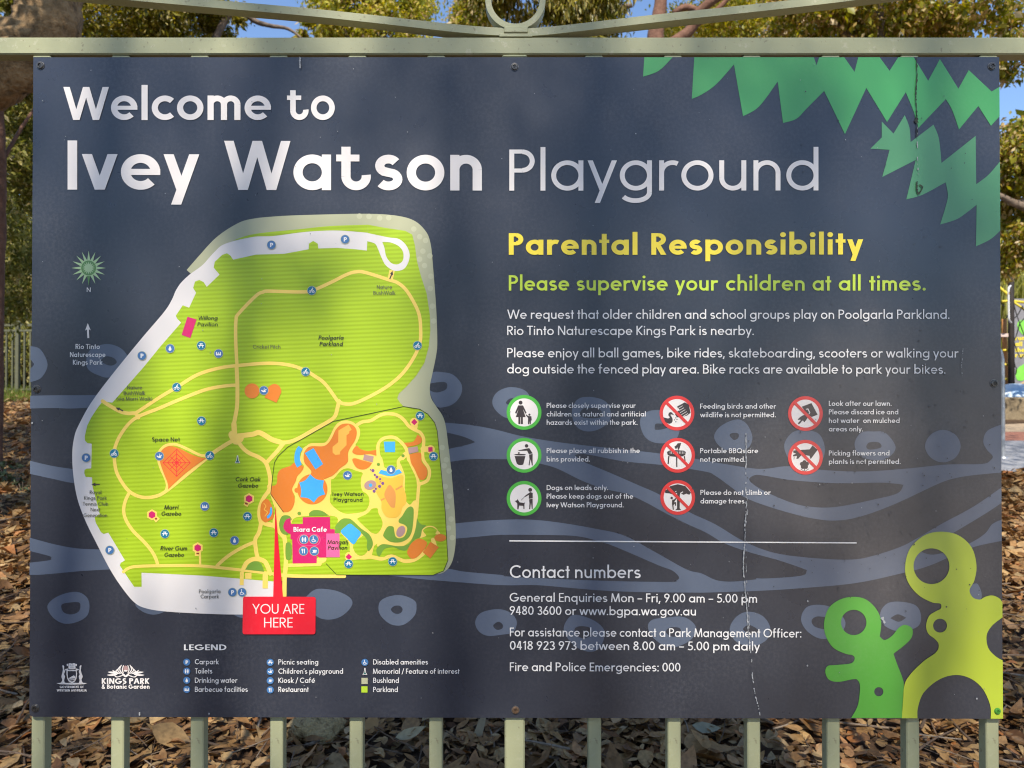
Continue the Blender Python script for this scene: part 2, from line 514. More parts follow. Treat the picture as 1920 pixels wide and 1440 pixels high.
        if ch != 'L': Rc(w*.5, 1-bw, wd, 1); Rc(w*.5, .5-bw/2, wd*.95, .5+bw/2)
        lo, ro = ST, .04
    elif ch == 'H': wd = .70; Rc(0, 0, w, 1); Rc(wd-w, 0, wd, 1); Rc(w*.5, .5-bw/2, wd-w*.5, .5+bw/2); lo = ro = ST
    elif ch == 'I': Rc(0, 0, w, 1); wd = w; lo = ro = ST
    elif ch == 'K': wd = .66; Rc(0, 0, w, 1); k = hwd(.5, .55); DG(h+.02, .42, wd-k, 1); DG(h+w*.6, .52, wd-k, 0); lo, ro = ST, DI
    elif ch == 'M':
        wd = .96; a = .09; DG(h, 0, h+a, 1); DG(wd-h, 0, wd-h-a, 1); k = hwd(.3, 1); DG(k+a*.9, 1, wd/2, .0); DG(wd-k-a*.9, 1, wd/2, .0); lo = ro = .05
    elif ch == 'N': wd = .74; Rc(0, 0, w, 1); Rc(wd-w, 0, wd, 1); k = hwd(.6, 1); DG(k, 1, wd-k, 0); lo = ro = ST
    elif ch in 'OQ':
        rr = .5-h; AR(.5, .5, rr, rr, 0, 360); wd = 1; lo = ro = RD
        if ch == 'Q': DG(.62, .34, .92, -.02)
    elif ch == 'T': wd = .60; Rc(0, 1-bw, wd, 1); Rc(wd/2-h, 0, wd/2+h, 1-bw*.5); lo = ro = .02
    elif ch == 'U': wd = .66; rx = wd/2-h; c = h+rx; Rc(0, c, w, 1); Rc(wd-w, c, wd, 1); AR(wd/2, c, rx, rx, 180, 360); lo = ro = ST
    elif ch == 'V': wd = .84; k = hwd(.4, 1); DG(k, 1, wd/2, 0); DG(wd-k, 1, wd/2, 0); lo = ro = DI
    elif ch == 'W':
        wd = 1.28; k = hwd(.3, 1); q = (wd-2*k)/4
        for a, b in ((0, 1), (2, 1), (2, 3), (4, 3)): DG(k+q*a, 1, k+q*b, 0)
        lo = ro = DI
    elif ch == 'Y': wd = .74; k = hwd(.3, .5); DG(k, 1, wd/2, .42); DG(wd-k, 1, wd/2, .42); Rc(wd/2-h, 0, wd/2+h, .44); lo = ro = DI
    elif ch == '&':
        PL(crom([(.66, .02), (.2, .68), (.17, .84), (.30, .95), (.44, .86), (.40, .70), (.12, .40), (.07, .22), (.17, .07), (.34, .05), (.52, .17), (.64, .44)], n=4)); wd = .7
    elif ch == '0': AR(.30, .5, .30-h, .5-h, 0, 360); wd = .60; lo = ro = RD
    elif ch == '1': Rc(.17, 0, .17+w, 1); DG(.04, .76, .17+h, .97); wd = .17+w; lo, ro = .06, .1
    elif ch == '2': PL([(.28+.2*math.cos(R(a)), .74+(.26-h)*math.sin(R(a))) for a in range(170, -36, -15)] + [(h*.9, bw*.6)]); Rc(0, 0, .55, bw); wd = .56; lo = ro = .05
    elif ch == '3': AR(.25, .75-h*.4, .19, .25-h*.6, 160, -95); AR(.26, .27, .25-h*.4, .27-h, 95, -155); wd = .53; lo = ro = .05
    elif ch == '4': DG(.34, 1, .08, .27); Rc(.03, .22, .58, .22+bw); Rc(.34, 0, .34+w, 1); wd = .6; lo = ro = .03
    elif ch == '5': Rc(.12, 1-bw, .5, 1); DG(.17, 1, .11, .52, w); AR(.24, .31, .27-h*.2, .31-h, 118, -140); wd = .54; lo = ro = .05
    elif ch in '69':
        q = []
        if ch == '6': AR(.29, .29, .29-h, .29-h, 0, 360); DG(.42, 1, .09, .42)
        else: AR(.29, .71, .29-h, .29-h, 0, 360); DG(.17, 0, .49, .58)
        wd = .58; lo = ro = .05
    elif ch == '7': Rc(0, 1-bw, .54, 1); DG(.48, .97, .16, 0); wd = .55; lo = ro = .04
    elif ch == '8': AR(.28, .765, .22-h*.6, .235-h, 0, 360); AR(.28, .275, .28-h, .275-h, 0, 360); wd = .56; lo = ro = .05
    elif ch == '.': DOT(w*.6, w*.6, w*.62); wd = w*1.2; lo = ro = .06
    elif ch == ',': DG(w*.1, -.17, w*.75, w*1.1); wd = w*1.2; lo = ro = .06
    elif ch == ':': DOT(w*.6, w*.6, w*.62); DOT(w*.6, X-w*.6, w*.62); wd = w*1.2; lo = ro = .06
    elif ch == '–': Rc(0, .32, .5, .32+bw); wd = .5; lo = ro = .04
    elif ch == '/': DG(0.02, -.12, .40, 1.05); wd = .42; lo = ro = .04
    elif ch == '(': AR(.62, .4, .56, .70, 135, 225); PL([(.2, .9), (.2, .9001)]); wd = .25; lo = ro = .05
    elif ch == ')': AR(-.38, .4, .56, .70, -45, 45); wd = .25; lo = ro = .05
    elif ch == '’': DG(.02, .74, .10, 1.02); wd = .13; lo = ro = .04
    if ps:
        ps = [p for p in ps if len(p) >= 3 and abs(sum(p[i][0]*p[(i+1) % len(p)][1]-p[(i+1) % len(p)][0]*p[i][1] for i in range(len(p)))) > 1e-7]
        vs, tr = union(ps, (), 1e-5)
    else: vs, tr = [], []
    _gl[key] = (vs, tr, wd, lo, ro)
    return _gl[key]

def text(name, mat, layer, parent, lines, label=None):
    """lines: (string, x0, y0, x1, y1, cap, weight[, xh, flags]); flags i italic, h hooked t, s stretch"""
    V = []; T = []
    for ln in lines:
        s, x0, y0, x1, y1, cap, w = ln[:7]
        xh = ln[7] if len(ln) > 7 else .67
        fl = ln[8] if len(ln) > 8 else ''
        seg = 64 if cap > 30 else (32 if cap > 14 else 20)
        gs = [glyph(c, w, xh, 'h' in fl, seg) for c in s]
        nat = sum(g[2]+g[3]+g[4] for g in gs) - gs[0][3] - gs[-1][4]
        tgt = (x1-x0)/cap
        lim = 3 if 's' in fl else 1.16
        sx = max(1/lim, min(lim, tgt/nat))
        trk = (tgt-nat*sx)/max(1, len(gs)-1)
        x = -gs[0][3]*sx
        for g in gs:
            x += g[3]*sx; b = len(V)
            for px, py in g[0]:
                gx = x+px*sx+(py*.19 if 'i' in fl else 0)
                f = gx/tgt if tgt else 0
                V.append((x0+gx*cap, -(y0+(y1-y0)*f)+py*cap))
            T += [tuple(i+b for i in t) for t in g[1]]
            x += (g[2]+g[4])*sx + trk
    o = put(name, mat, layer, V, T, parent)
    if label: o['label'] = label
    return o
# ------------------------------------------------------------------ inks
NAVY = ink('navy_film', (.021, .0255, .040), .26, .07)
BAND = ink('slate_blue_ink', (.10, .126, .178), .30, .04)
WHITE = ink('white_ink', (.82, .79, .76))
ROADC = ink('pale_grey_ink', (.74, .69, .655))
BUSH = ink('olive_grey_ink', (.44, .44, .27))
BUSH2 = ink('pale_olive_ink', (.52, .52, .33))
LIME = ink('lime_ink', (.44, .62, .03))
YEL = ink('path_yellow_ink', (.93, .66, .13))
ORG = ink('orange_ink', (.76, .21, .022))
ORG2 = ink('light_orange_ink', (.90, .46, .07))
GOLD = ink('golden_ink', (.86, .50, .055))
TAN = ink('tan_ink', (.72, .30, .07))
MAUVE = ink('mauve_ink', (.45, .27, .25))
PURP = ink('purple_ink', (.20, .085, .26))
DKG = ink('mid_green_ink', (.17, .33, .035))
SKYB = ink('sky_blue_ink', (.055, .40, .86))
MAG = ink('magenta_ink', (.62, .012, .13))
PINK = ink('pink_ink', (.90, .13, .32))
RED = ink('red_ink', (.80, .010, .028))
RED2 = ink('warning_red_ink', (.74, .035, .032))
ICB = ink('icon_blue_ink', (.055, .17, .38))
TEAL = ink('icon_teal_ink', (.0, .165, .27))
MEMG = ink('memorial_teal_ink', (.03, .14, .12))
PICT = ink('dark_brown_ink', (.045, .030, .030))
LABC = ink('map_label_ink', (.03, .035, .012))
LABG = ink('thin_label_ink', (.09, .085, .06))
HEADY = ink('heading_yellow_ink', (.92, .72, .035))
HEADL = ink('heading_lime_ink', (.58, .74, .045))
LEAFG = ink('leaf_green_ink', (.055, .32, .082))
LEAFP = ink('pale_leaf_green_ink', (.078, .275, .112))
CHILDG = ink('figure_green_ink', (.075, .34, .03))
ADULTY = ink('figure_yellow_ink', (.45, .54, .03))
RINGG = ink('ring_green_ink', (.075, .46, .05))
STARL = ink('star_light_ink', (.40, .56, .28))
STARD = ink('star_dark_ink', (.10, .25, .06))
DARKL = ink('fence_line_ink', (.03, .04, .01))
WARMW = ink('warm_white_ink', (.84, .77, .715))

# the park lawn: two greens in fine mowing stripes printed on the map
def stripes():
    m, nt, bs = new_mat('striped_lawn_ink'); L = nt.links.new
    tc = N(nt, 'ShaderNodeTexCoord'); sp = N(nt, 'ShaderNodeSeparateXYZ'); L(tc.outputs['Object'], sp.inputs[0])
    a = N(nt, 'ShaderNodeMath', operation='MULTIPLY_ADD'); L(sp.outputs[0], a.inputs[0]); a.inputs[1].default_value = -.042; L(sp.outputs[2], a.inputs[2])
    b = N(nt, 'ShaderNodeMath', operation='MULTIPLY'); L(a.outputs[0], b.inputs[0]); b.inputs[1].default_value = 2*math.pi/.0077
    s = N(nt, 'ShaderNodeMath', operation='SINE'); L(b.outputs[0], s.inputs[0])
    r = N(nt, 'ShaderNodeMapRange', i_1=-.9, i_2=.7); L(s.outputs[0], r.inputs[0])
    mx = N(nt, 'ShaderNodeMix', data_type='RGBA'); L(r.outputs[0], mx.inputs['Factor'])
    mx.inputs['A'].default_value = (.335, .475, .016, 1); mx.inputs['B'].default_value = (.405, .575, .025, 1)
    L(mx.outputs['Result'], bs.inputs['Base Color']); bs.inputs['Roughness'].default_value = .33
    return m
LAWN = stripes()

# ------------------------------------------------------------------ the sign
sign = empty('information_sign', (0, 0, P(960, 1345)[1]),
             'large navy blue welcome board with a green park map screwed to the sage green fence', 'sign')

def multi(name, parts, parent, label=None):
    """one mesh, several inks. parts: (mat, layer, polys, holes, strokes)"""
    V = []; F = []; mi = []; mats = []
    for mat, layer, polys, holes, strokes in parts:
        ps = [flip([q[:2] for q in p]) for p in polys]; hs = [flip([q[:2] for q in p]) for p in holes]
        for s in strokes: ps += stroke_quads(flip([q[:2] for q in s[0]]), s[1])
        vs, tr = union(ps, hs, 1e-3)
        if mat not in mats: mats.append(mat)
        b = len(V)
        for x, y in vs:
            X, Z = P(x, -y); V.append((X, -layer*LAYER - .0001, Z))
        F += [tuple(i+b for i in t) for t in tr]; mi += [mats.index(mat)]*len(tr)
    o = obj(name, V, F, mats[0], parent)
    for m in mats[1:]: o.data.materials.append(m)
    o.data.polygons.foreach_set('material_index', mi)
    if label: o['label'] = label
    return o

# panel (4 mm aluminium sheet, the lower left corner rounded)
pan = [(62.5, 107.5), (1873.5, 107), (1880.2, 1347.8), (62, 1344), (56.5, 1341.5), (55, 1336)]
mb = MB(); mb.prism([P(u, v) for u, v in pan], 0.0, .004)
mb.build('panel', NAVY, sign)

# slate blue background motif
art('river_motif', BAND, 1, sign, polys=[
    [(57,742,1),(110,741),(160,741),(200,740,1),(200,764,1),(165,764.5),(130,766),(100,765),(56.5,766,1)],
    [(56.5,864,1),(100,874),(140,880),(200,890,1),(200,910,1),(140,906),(100,898),(56.5,888.5,1)],
    [(56,1008,1),(100,1020),(143,1028),(185,1030),(225,1030,1),(235,1066,1),(207,1067.5),(150,1071),(83,1077),(55.5,1078,1),(55.7,1055,1),(92,1050.5),(96,1046.7),(92.5,1042.5),(55.8,1033,1)],
    [(830,792,1),(882,797),(927,805),(975,817),(1032,827),(1095,835),(1182,844),(1242,851),(1302,860),(1395,876),(1434,879),(1479,874),(1541,881),(1615,884),(1696,879),(1776,871),(1841,870),(1857,863),(1861,855),(1851,844),(1843.5,828),(1851,808),(1876.8,796,1),(1877.3,886,1),(1825,891),(1789,897),(1757,908),(1680,944),(1615,968),(1567,976),(1518,971),(1454,954),(1399,934),(1373,915),(1341,892),(1321,884),(1242,872),(1170,865),(1107,853),(1090,851),(1077,853,1),(1000,862,1),(870,838,1),(830,820,1)],
    [(830,840,1),(875,836),(891,829,1),(950,826),(1077,853,1),(1095,866),(1138,884),(1193,908),(1240,929),(1292,960),(1341,983),(1395,1015),(1454,1037),(1534,1047),(1599,1049),(1641,1041),(1689,1025),(1718,1010),(1764,983),(1825,950),(1877.5,914,1),(1877.7,943,1),(1841,967),(1777,1005),(1735,1028),(1728,1035,1),(1750,1040),(1790,1030),(1825,1015),(1848,999),(1860,983),(1878,974,1),(1878.2,1014,1),(1818,1028),(1744,1060),(1686,1076),(1599,1094),(1486,1104),(1418,1108,1),(1418,1084,1),(1434,1084.6),(1480,1082),(1507,1078),(1512,1071),(1508,1067),(1460,1050.6),(1402,1034.5),(1357,1018),(1324.6,999),(1283,980),(1240,958),(1211,942),(1175,926),(1135,917),(1093,902),(1048,880),(1016,870),(970,862),(932,861),(882,861),(830,868,1)],
    [(830,984,1),(912,976),(984,974),(1043,979),(1115,991),(1170,1004),(1223,1032),(1286,1067),(1315,1075),(1338,1086),(1357,1090),(1382,1090),(1420,1086,1),(1420,1108,1),(1324,1111),(1295,1111),(1199,1110),(1127,1107),(1055,1101),(1003,1097),(936,1097),(840,1090),(782,1085),(723,1078,1),(780,1060,1),(838,1066),(873,1072),(940,1078),(955,1081),(1079,1087),(1175,1090),(1259,1091),(1269,1088),(1273,1082),(1261,1070),(1235,1060),(1163,1029),(1127,1016),(1079,1005),(1007,1003),(936,1003),(888,1007),(830,1012,1)],
], holes=[[(838,811,1),(865,817.5),(882,824),(891,829,1),(876,834),(840,842,1)],
          [(1405,900.5),(1415,891),(1434,892),(1486,900.5),(1567,906),(1647.5,905),(1680,907),(1694,909,1),(1683,924.7),(1641,936),(1567,950.5),(1518,950),(1479.5,941),(1428,918)]])
rings = [
 ([(57.5,649,1),(76,655),(89.5,683),(78,708),(57,716.7,1)], [(57.3,674,1),(64,683),(57.2,691,1)]),
 ([(201,645),(230,655.5),(240,680),(208,706.7),(183,703),(165.5,692),(162,675.5),(170,655.5)], [(190,675.5),(200,668),(214.5,672),(219,680),(210,685.5),(198,683)]),
 ([(89,1138),(100,1123),(123,1112.5),(146.7,1110),(163,1120),(168,1136.7),(163,1155),(143,1166.7),(120,1169),(100,1158)], [(115,1136.7),(121.7,1131),(146.7,1129),(151,1137),(146.7,1147.5),(133,1152),(120,1148)]),
 ([(255,1130),(265,1145),(287,1152.5),(308,1147),(320,1135),(290,1110)], None),
 ([(430,1140),(445,1156),(470,1159),(490,1150),(470,1120)], None),
 ([(565,1130),(575,1118),(588,1106.7),(603,1103.7),(630,1107.5),(653,1118),(661,1130),(653,1145),(635,1158),(613,1161.7),(593,1155)], None),
 ([(710,1135),(718,1123),(740,1116),(760,1117.5),(778,1126.7),(781,1138),(778,1153),(763,1168),(748,1173),(730,1169),(713,1153)], [(733,1142.5),(740,1136),(750,1136),(755,1143),(750,1150),(740,1150)]),
 ([(891,1166),(902,1149),(933,1142),(957.5,1149),(969,1166),(962,1185),(940.6,1190),(914,1192),(897.5,1183)], [(925,1172),(934.6,1165.6),(942.5,1171),(942,1178),(933.5,1181),(927.5,1178)]),
 ([(1057,1175.6),(1070,1155),(1089,1154),(1118,1166),(1133.5,1185),(1125,1214),(1106,1222),(1082,1214),(1063,1195)], [(1077,1180),(1087,1174),(1106,1177),(1108,1190),(1096,1196.7),(1082,1192)]),
 ([(1214.7,1174.5),(1224,1161.5),(1252.5,1157.6),(1276,1155.7),(1294,1162.8),(1304.6,1177),(1296.8,1198),(1270.7,1212),(1247,1211),(1224,1195)], [(1248.6,1186),(1255,1177),(1273,1177),(1276,1186),(1263,1194)]),
 ([(1368,1180),(1380,1156.7),(1403,1146.7),(1430,1155),(1444,1176.7),(1436.7,1200),(1410,1211.7),(1380,1203)], [(1393,1180),(1405,1171.7),(1423,1183),(1407,1188)]),
 ([(1501.7,1160),(1513,1138),(1540,1134),(1566.7,1143),(1585,1166.7),(1573,1190),(1540,1197.7),(1513,1183)], [(1521.7,1163),(1533,1155.7),(1556.7,1160),(1570,1170),(1553,1180),(1528,1175)]),
 ([(1650,1150),(1663,1131.7),(1686.7,1128),(1716.7,1135),(1726.7,1155),(1720,1175),(1686.7,1184),(1656.7,1171.7)], [(1669,1159,1),(1683,1151.7),(1699,1158,1),(1685,1165.7)]),
 ([(1818.6,1101),(1831.5,1094),(1840,1111),(1838,1124),(1821,1120)], None),
 ([(805,730),(810,700),(830,698),(850,703),(865,720),(865,738),(853,755),(835,763),(818,761)], [(800,725),(807.5,719),(831.7,716),(838.7,721.7),(835,731),(818,736),(805,731)]),
 ([(923,752.5),(932.5,735),(955,726),(980,730),(992.5,742.5),(992,770),(975,784),(950,784),(930,770)], [(949,754),(957.5,747),(970,750),(967,760),(953,759)]),
 ([(1072.5,767.5),(1085,747.5),(1110,744.5),(1135,752.5),(1144.5,770),(1142.5,790),(1120,806),(1095,808),(1077.5,795)], [(1087,775),(1097,765),(1122,766),(1130,778),(1120,784),(1094,783)]),
 ([(1200,795),(1205,777.5),(1225,769),(1250,772.5),(1270,795),(1273.7,810),(1262.5,827.5),(1232.5,831),(1210,820)], [(1227.5,800),(1230,794.5),(1242,794),(1255,792),(1250,802.5),(1230,806)]),
 ([(1339,821),(1350,800),(1379.5,786.5),(1399,794),(1410.5,818),(1405,837.5),(1389,844),(1357,842)], [(1368,816.5),(1373,812),(1384,813),(1384,821),(1376,825)]),
 ([(1470,837.5),(1483,813),(1505,806),(1534.5,813),(1546,837.5),(1541,863),(1515,876),(1486,870)], None),
 ([(1602,834),(1613.6,811.7),(1638,809),(1660,811.7),(1679,837.5),(1667,857),(1647.5,863),(1615,857)], [(1624,837.5),(1630,829.5),(1647.5,829.5),(1651.7,839),(1631,843)]),
 ([(1734,836.7),(1745,815),(1767.6,806),(1791,815),(1801,836.7),(1791,858),(1767.6,867),(1745,858)], None)]
for a, h in rings: art('ring_motif', BAND, 2, sign, [a], [h] if h else [])

# serrated banksia leaves, upper right
art('leaf_motif', LEAFG, 3, sign, [
    [(1208,107.6,1),(1205.7,144,1),(1235,133),(1261,107.6,1)],
    [(1301.7,107.6,1),(1297,185.7,1),(1316.7,176.7),(1343,158),(1376,121,1),(1393,218,1),(1423,200),(1458,153,1),(1468,230.7,1),(1493,223),(1513,203),(1545,170.7,1),(1584,251.7,1),(1624,165,1),(1663,229,1),(1698,173,1),(1713,210),(1721.7,240,1),(1773,186,1),(1785,206.7),(1797.7,243,1),(1834,199,1),(1857.7,236,1),(1874,218,1),(1873.6,163,1),(1859,172,1),(1816,131.7,1),(1796.7,166.7,1),(1762,111,1),(1740,151.7,1),(1713,107.6,1),(1684,107.6,1),(1667.7,133,1),(1649,107.6,1),(1609,107.6,1),(1602,135,1),(1582.7,107.6,1),(1535.7,107.6,1),(1530.7,122.7,1),(1525.7,107.6,1)]])
art('leaf_motif', LEAFP, 3, sign, [
    [(1653,228,1),(1653,258,1),(1631.7,279,1),(1667.7,281,1),(1654,332,1),(1716.7,300,1),(1699,374,1),(1730,365),(1772.7,342,1),(1777,366.7),(1772,390),(1762.5,421,1),(1791.7,412),(1810.6,400),(1830.7,384,1),(1829.6,462,1),(1856.7,448.7),(1875.2,432.5,1),(1874.6,303,1),(1853,328),(1830,345.7,1),(1829,255,1),(1765,305.7,1),(1760,260),(1750,234,1),(1707,266.7,1),(1705,240),(1696,216,1),(1675,250.7,1)]])

# lettering ---------------------------------------------------------------
text('welcome_heading', WARMW, 8, sign, [
    ('Welcome', 119.5, 225.5, 508.5, 225.5, 62, .172, .74), ('to', 538.5, 225.5, 628, 225.5, 62, .172, .74, 'h'),
    ('Ivey', 127.5, 355.8, 374.7, 356.4, 92, .177, .725), ('Watson', 420.7, 356.4, 903.5, 357.6, 92, .177, .725, 'h')])
text('welcome_heading', WARMW, 8, sign, [('Playground', 955, 357.8, 1534, 357.4, 77, .112, .735)])
text('section_heading', HEADY, 8, sign, [('Parental', 954, 478, 1195, 478, 40.5, .195, .70), ('Responsibility', 1221, 478, 1618, 477.3, 40.5, .195, .70)])
text('section_heading', HEADL, 8, sign, [('Please', 954, 545, 1067, 545, 28.7, .155), ('supervise', 1081, 545, 1251.5, 545, 28.7, .155), ('your', 1265.5, 545, 1347, 545, 28.7, .155),
    ('children', 1361, 545, 1508, 545, 28.7, .155), ('at', 1523, 545, 1558, 545, 28.7, .155), ('all', 1572, 545, 1613, 545, 28.7, .155), ('times.', 1629, 545, 1735, 545, 28.7, .155)])
text('paragraph', WHITE, 8, sign, [('We request that older children and school groups play on Poolgarla Parkland.', 951, 598, 1779.5, 598, 17.3, .122),
    ('Rio Tinto Naturescape Kings Park is nearby.', 951, 628.3, 1413, 628.3, 17.3, .122)])
text('paragraph', WHITE, 8, sign, [('Please enjoy all ball games, bike rides, skateboarding, scooters or walking your', 951, 670, 1797, 670.5, 17.3, .122),
    ('dog outside the fenced play area. Bike racks are available to park your bikes.', 951, 700.2, 1772, 700.8, 17.3, .122)])
CW = .142
for lines in [
  [('Please closely supervise your', 1025, 764.8, 1192, 764.8), ('children as natural and artificial', 1025, 780.8, 1210.5, 780.8), ('hazards exist within the park.', 1025, 796.5, 1195, 796.5)],
  [('Please place all rubbish in the', 1025, 849.4, 1199.5, 849.4), ('bins provided.', 1025, 865.3, 1106, 865.3)],
  [('Dogs on leads only.', 1025, 918.7, 1140, 918.7), ('Please keep dogs out of the', 1025, 934.8, 1187, 934.8), ('Ivey Watson Playground.', 1025, 951, 1169, 951)],
  [('Feeding birds and other', 1312.4, 766.2, 1455, 766.2), ('wildlife is not permitted.', 1312.4, 782.3, 1454, 782.3)],
  [('Portable BBQs are', 1312.6, 849.6, 1421, 849.6), ('not permitted.', 1312.6, 865.7, 1397, 865.7)],
  [('Please do not climb or', 1313, 927.8, 1445, 927.8), ('damage trees.', 1313, 943.8, 1398, 943.8)],
  [('Look after our lawn.', 1553.5, 761, 1671, 761), ('Please discard ice and', 1553.5, 776.9, 1683.5, 776.9), ('hot water  on mulched', 1553.5, 793, 1686, 793), ('areas only.', 1553.5, 808.8, 1617.5, 808.8)],
  [('Picking flowers and', 1553.5, 854, 1667, 854), ('plants is not permitted.', 1553.5, 869.8, 1688, 869.8)]]:
    text('caption', WHITE, 8, sign, [l + (9.4, CW) for l in lines])
art('rule_line', WHITE, 8, sign, [[(955, 1012.6, 1), (1605.5, 1016.6, 1), (1605.5, 1018.8, 1), (955, 1015, 1)]])
text('section_heading', WHITE, 8, sign, [('Contact numbers', 956, 1083.3, 1201, 1083.8, 24, .125)])
text('paragraph', WHITE, 8, sign, [('General Enquiries Mon – Fri, 9.00 am – 5.00 pm', 955.6, 1127.6, 1419, 1129.8, 16.4, .128), ('9480 3600 or www.bgpa.wa.gov.au', 955.6, 1152.3, 1304.5, 1153.7, 16.4, .128)])
text('paragraph', WHITE, 8, sign, [('For assistance please contact a Park Management Officer:', 956, 1192.7, 1502, 1195, 16.4, .128), ('0418 923 973 between 8.00 am – 5.00 pm daily', 956, 1217.7, 1424.5, 1219.3, 16.4, .128)])
text('paragraph', WHITE, 8, sign, [('Fire and Police Emergencies: 000', 956, 1257.8, 1275.5, 1258.6, 16.4, .128)])

# cut-out figures, lower right ------------------------------------------------
art('figure_motif', CHILDG, 6, sign, [[(1595.6,1345.6,1),(1608,1321.7),(1612,1288),(1608,1275.5),(1600,1273),(1572,1278),(1554,1274),(1547,1260),(1551.4,1248.5),(1566.8,1246.5),(1595,1243.4),(1602,1234.4),(1597.6,1228),(1584.8,1225.4),(1561.7,1213.8),(1547.5,1190.7),(1545,1165),(1554,1139.3),(1574.5,1123.9),(1600,1118.7),(1623.3,1123.9),(1642.6,1141.9),(1651.6,1165),(1649,1193.3,1),(1658,1199.7),(1672,1192),(1685,1176.6),(1696.6,1171.4),(1709.4,1177.8),(1709.4,1193.3),(1697.8,1207.4),(1674.7,1225.4,1),(1682.4,1247.2),(1691.4,1270.3),(1694,1288.3),(1690.6,1345.9,1)]],
    [circ(1600.2, 1166.8, 23.7, n=40), circ(1647.2, 1296.5, 8.5)])
art('figure_motif', ADULTY, 6, sign, [[(1690.6,1346.2,1),(1694.5,1288.3),(1705.5,1265.2),(1731.2,1239.5),(1754.4,1222.8),(1759.5,1208.7),(1753,1198.4),(1740.2,1188),(1735.9,1172.7),(1741.5,1154.7),(1754.4,1145.7),(1763.4,1140.6),(1762.6,1131.6),(1746.7,1129),(1721,1114.9),(1701.7,1090.5),(1696.6,1062.2),(1705.5,1028.8),(1731.2,1004.4),(1762,996.7),(1795.5,1003),(1821.2,1026.2),(1830.2,1059.6),(1826.3,1087.9),(1817.3,1105.9),(1823.7,1120),(1836.6,1123.9),(1846.9,1118.7),(1859.7,1116.2),(1872.6,1121.3),(1878.8,1129,1),(1879,1157.3,1),(1859.7,1172.7),(1849.4,1190.7),(1852,1213.8),(1864.9,1229.2),(1879.4,1238.2,1),(1880,1347.2,1),(1857,1347.1,1),(1855.9,1321.7),(1841.7,1290.9),(1818.6,1271.6),(1790.3,1265.2),(1759.5,1274.2),(1731.2,1298.6),(1720.5,1326.9),(1719.7,1346.4,1)]],
    [circ(1745.9, 1061.4, 33.5, n=48), circ(1762, 1172.7, 13)])

# pictogram roundels ----------------------------------------------------------
def zoomed(ox, oy, s): return lambda pts: [(ox + p[0]/s, oy + p[1]/s) for p in pts]
Z1, Z2, Z3 = zoomed(940, 720, 5.54), zoomed(1220, 720, 5.54), zoomed(1460, 720, 5.54)
def pictogram(cx, cy, ringmat, polys, strokes=(), white=(), bar=False):
    g = art('pictogram', ringmat, 6, sign, [circ(cx, cy, 32.6, n=56)], [circ(cx, cy, 26.3, n=56)], smooth=False)
    art('disc', WARMW, 5, g, [circ(cx, cy, 26.6, n=56)], smooth=False)
    parts = [(PICT, 7, polys, [], strokes)]
    if white: parts.append((WARMW, 8, [], [], white))
    multi('symbol', parts, g)
    if bar: art('slash', ringmat, 9, g, strokes=[([(cx-20.5, cy-20.5), (cx+20.5, cy+20.5)], 5.6, 0)])
    return g
pictogram(982.6, 773.2, RINGG, [Z1(circ(200,193,20)), Z1([(175,222),(225,222),(262,300),(250,308),(224,258),(252,343),(150,343),(180,258),(156,308),(142,300)]), Z1([(177,343),(198,343),(198,415),(177,415)]), Z1([(203,343),(224,343),(224,415),(203,415)]),
    Z1(circ(292,318,11)), Z1([(255,313),(280,332),(312,335),(316,378),(307,378),(305,418),(294,418),(292,385),(288,418),(277,418),(278,352),(255,325)])])
pictogram(982.6, 853.6, RINGG, [Z1(circ(262,642,18)), Z1([(175,688),(255,672),(290,665),(325,720),(285,728),(268,692),(180,694)]), Z1([(287,733),(325,726),(325,800),(327,845),(318,845),(303,780),(293,845),(283,843),(292,780)]),
    Z1(circ(195,733,60,8)), Z1([(138,748),(250,748),(228,835),(205,842),(180,840),(160,825)]), Z1(circ(182,715,9))])
pictogram(982.6, 934.3, RINGG, [Z1(circ(300,1098,20)), Z1([(240,1165),(300,1122),(326,1130),(326,1185),(285,1192),(287,1150),(245,1174)]), Z1([(288,1197),(325,1190),(326,1295),(316,1298),(308,1230),(300,1300),(288,1298),(292,1240)]),
    Z1([(138,1215),(165,1205),(168,1192),(178,1210),(190,1228),(235,1235),(246,1226),(240,1250),(240,1298),(230,1298),(228,1265),(185,1262),(178,1300),(166,1300),(165,1240),(150,1222)])],
    [(Z1([(205,1207),(245,1168)]), .8)])
pictogram(1269.1, 774.5, RED2, [Z2([(275,232),(355,190),(395,215),(413,300),(370,330),(300,345),(270,345),(252,312),(300,262),(278,248)]), Z2(crom([(130,345,1),(180,357),(197,345),(182,322),(192,298),(215,294),(245,326,1),(217,316),(206,322),(226,360),(221,398),(190,412),(152,395,1)], True, 4))] + [Z2(circ(a, b, 6, n=8)) for a, b in ((260,352),(247,372),(272,368),(260,392))],
    white=[(Z2([(275+14*k, 258+20*k), (330+14*k, 226+20*k)]), .9) for k in range(5)], bar=True)
pictogram(1270.2, 853.6, RED2, [Z2([(168,705),(190,692),(267,686),(344,692),(364,705),(358,735),(330,750),(267,756),(205,750),(175,735)]), Z2([(180,748),(195,748),(187,830),(174,828)]), Z2([(262,755),(276,755),(276,862),(264,862)]), Z2([(342,748),(354,748),(362,800),(352,800)]), Z2([(262,680),(245,650),(262,640),(280,615),(315,612),(308,640),(296,672),(285,690),(275,655)])],
    white=[(Z2([(200+16*k, 700), (200+16*k, 724)]), .8) for k in range(10)], bar=True)
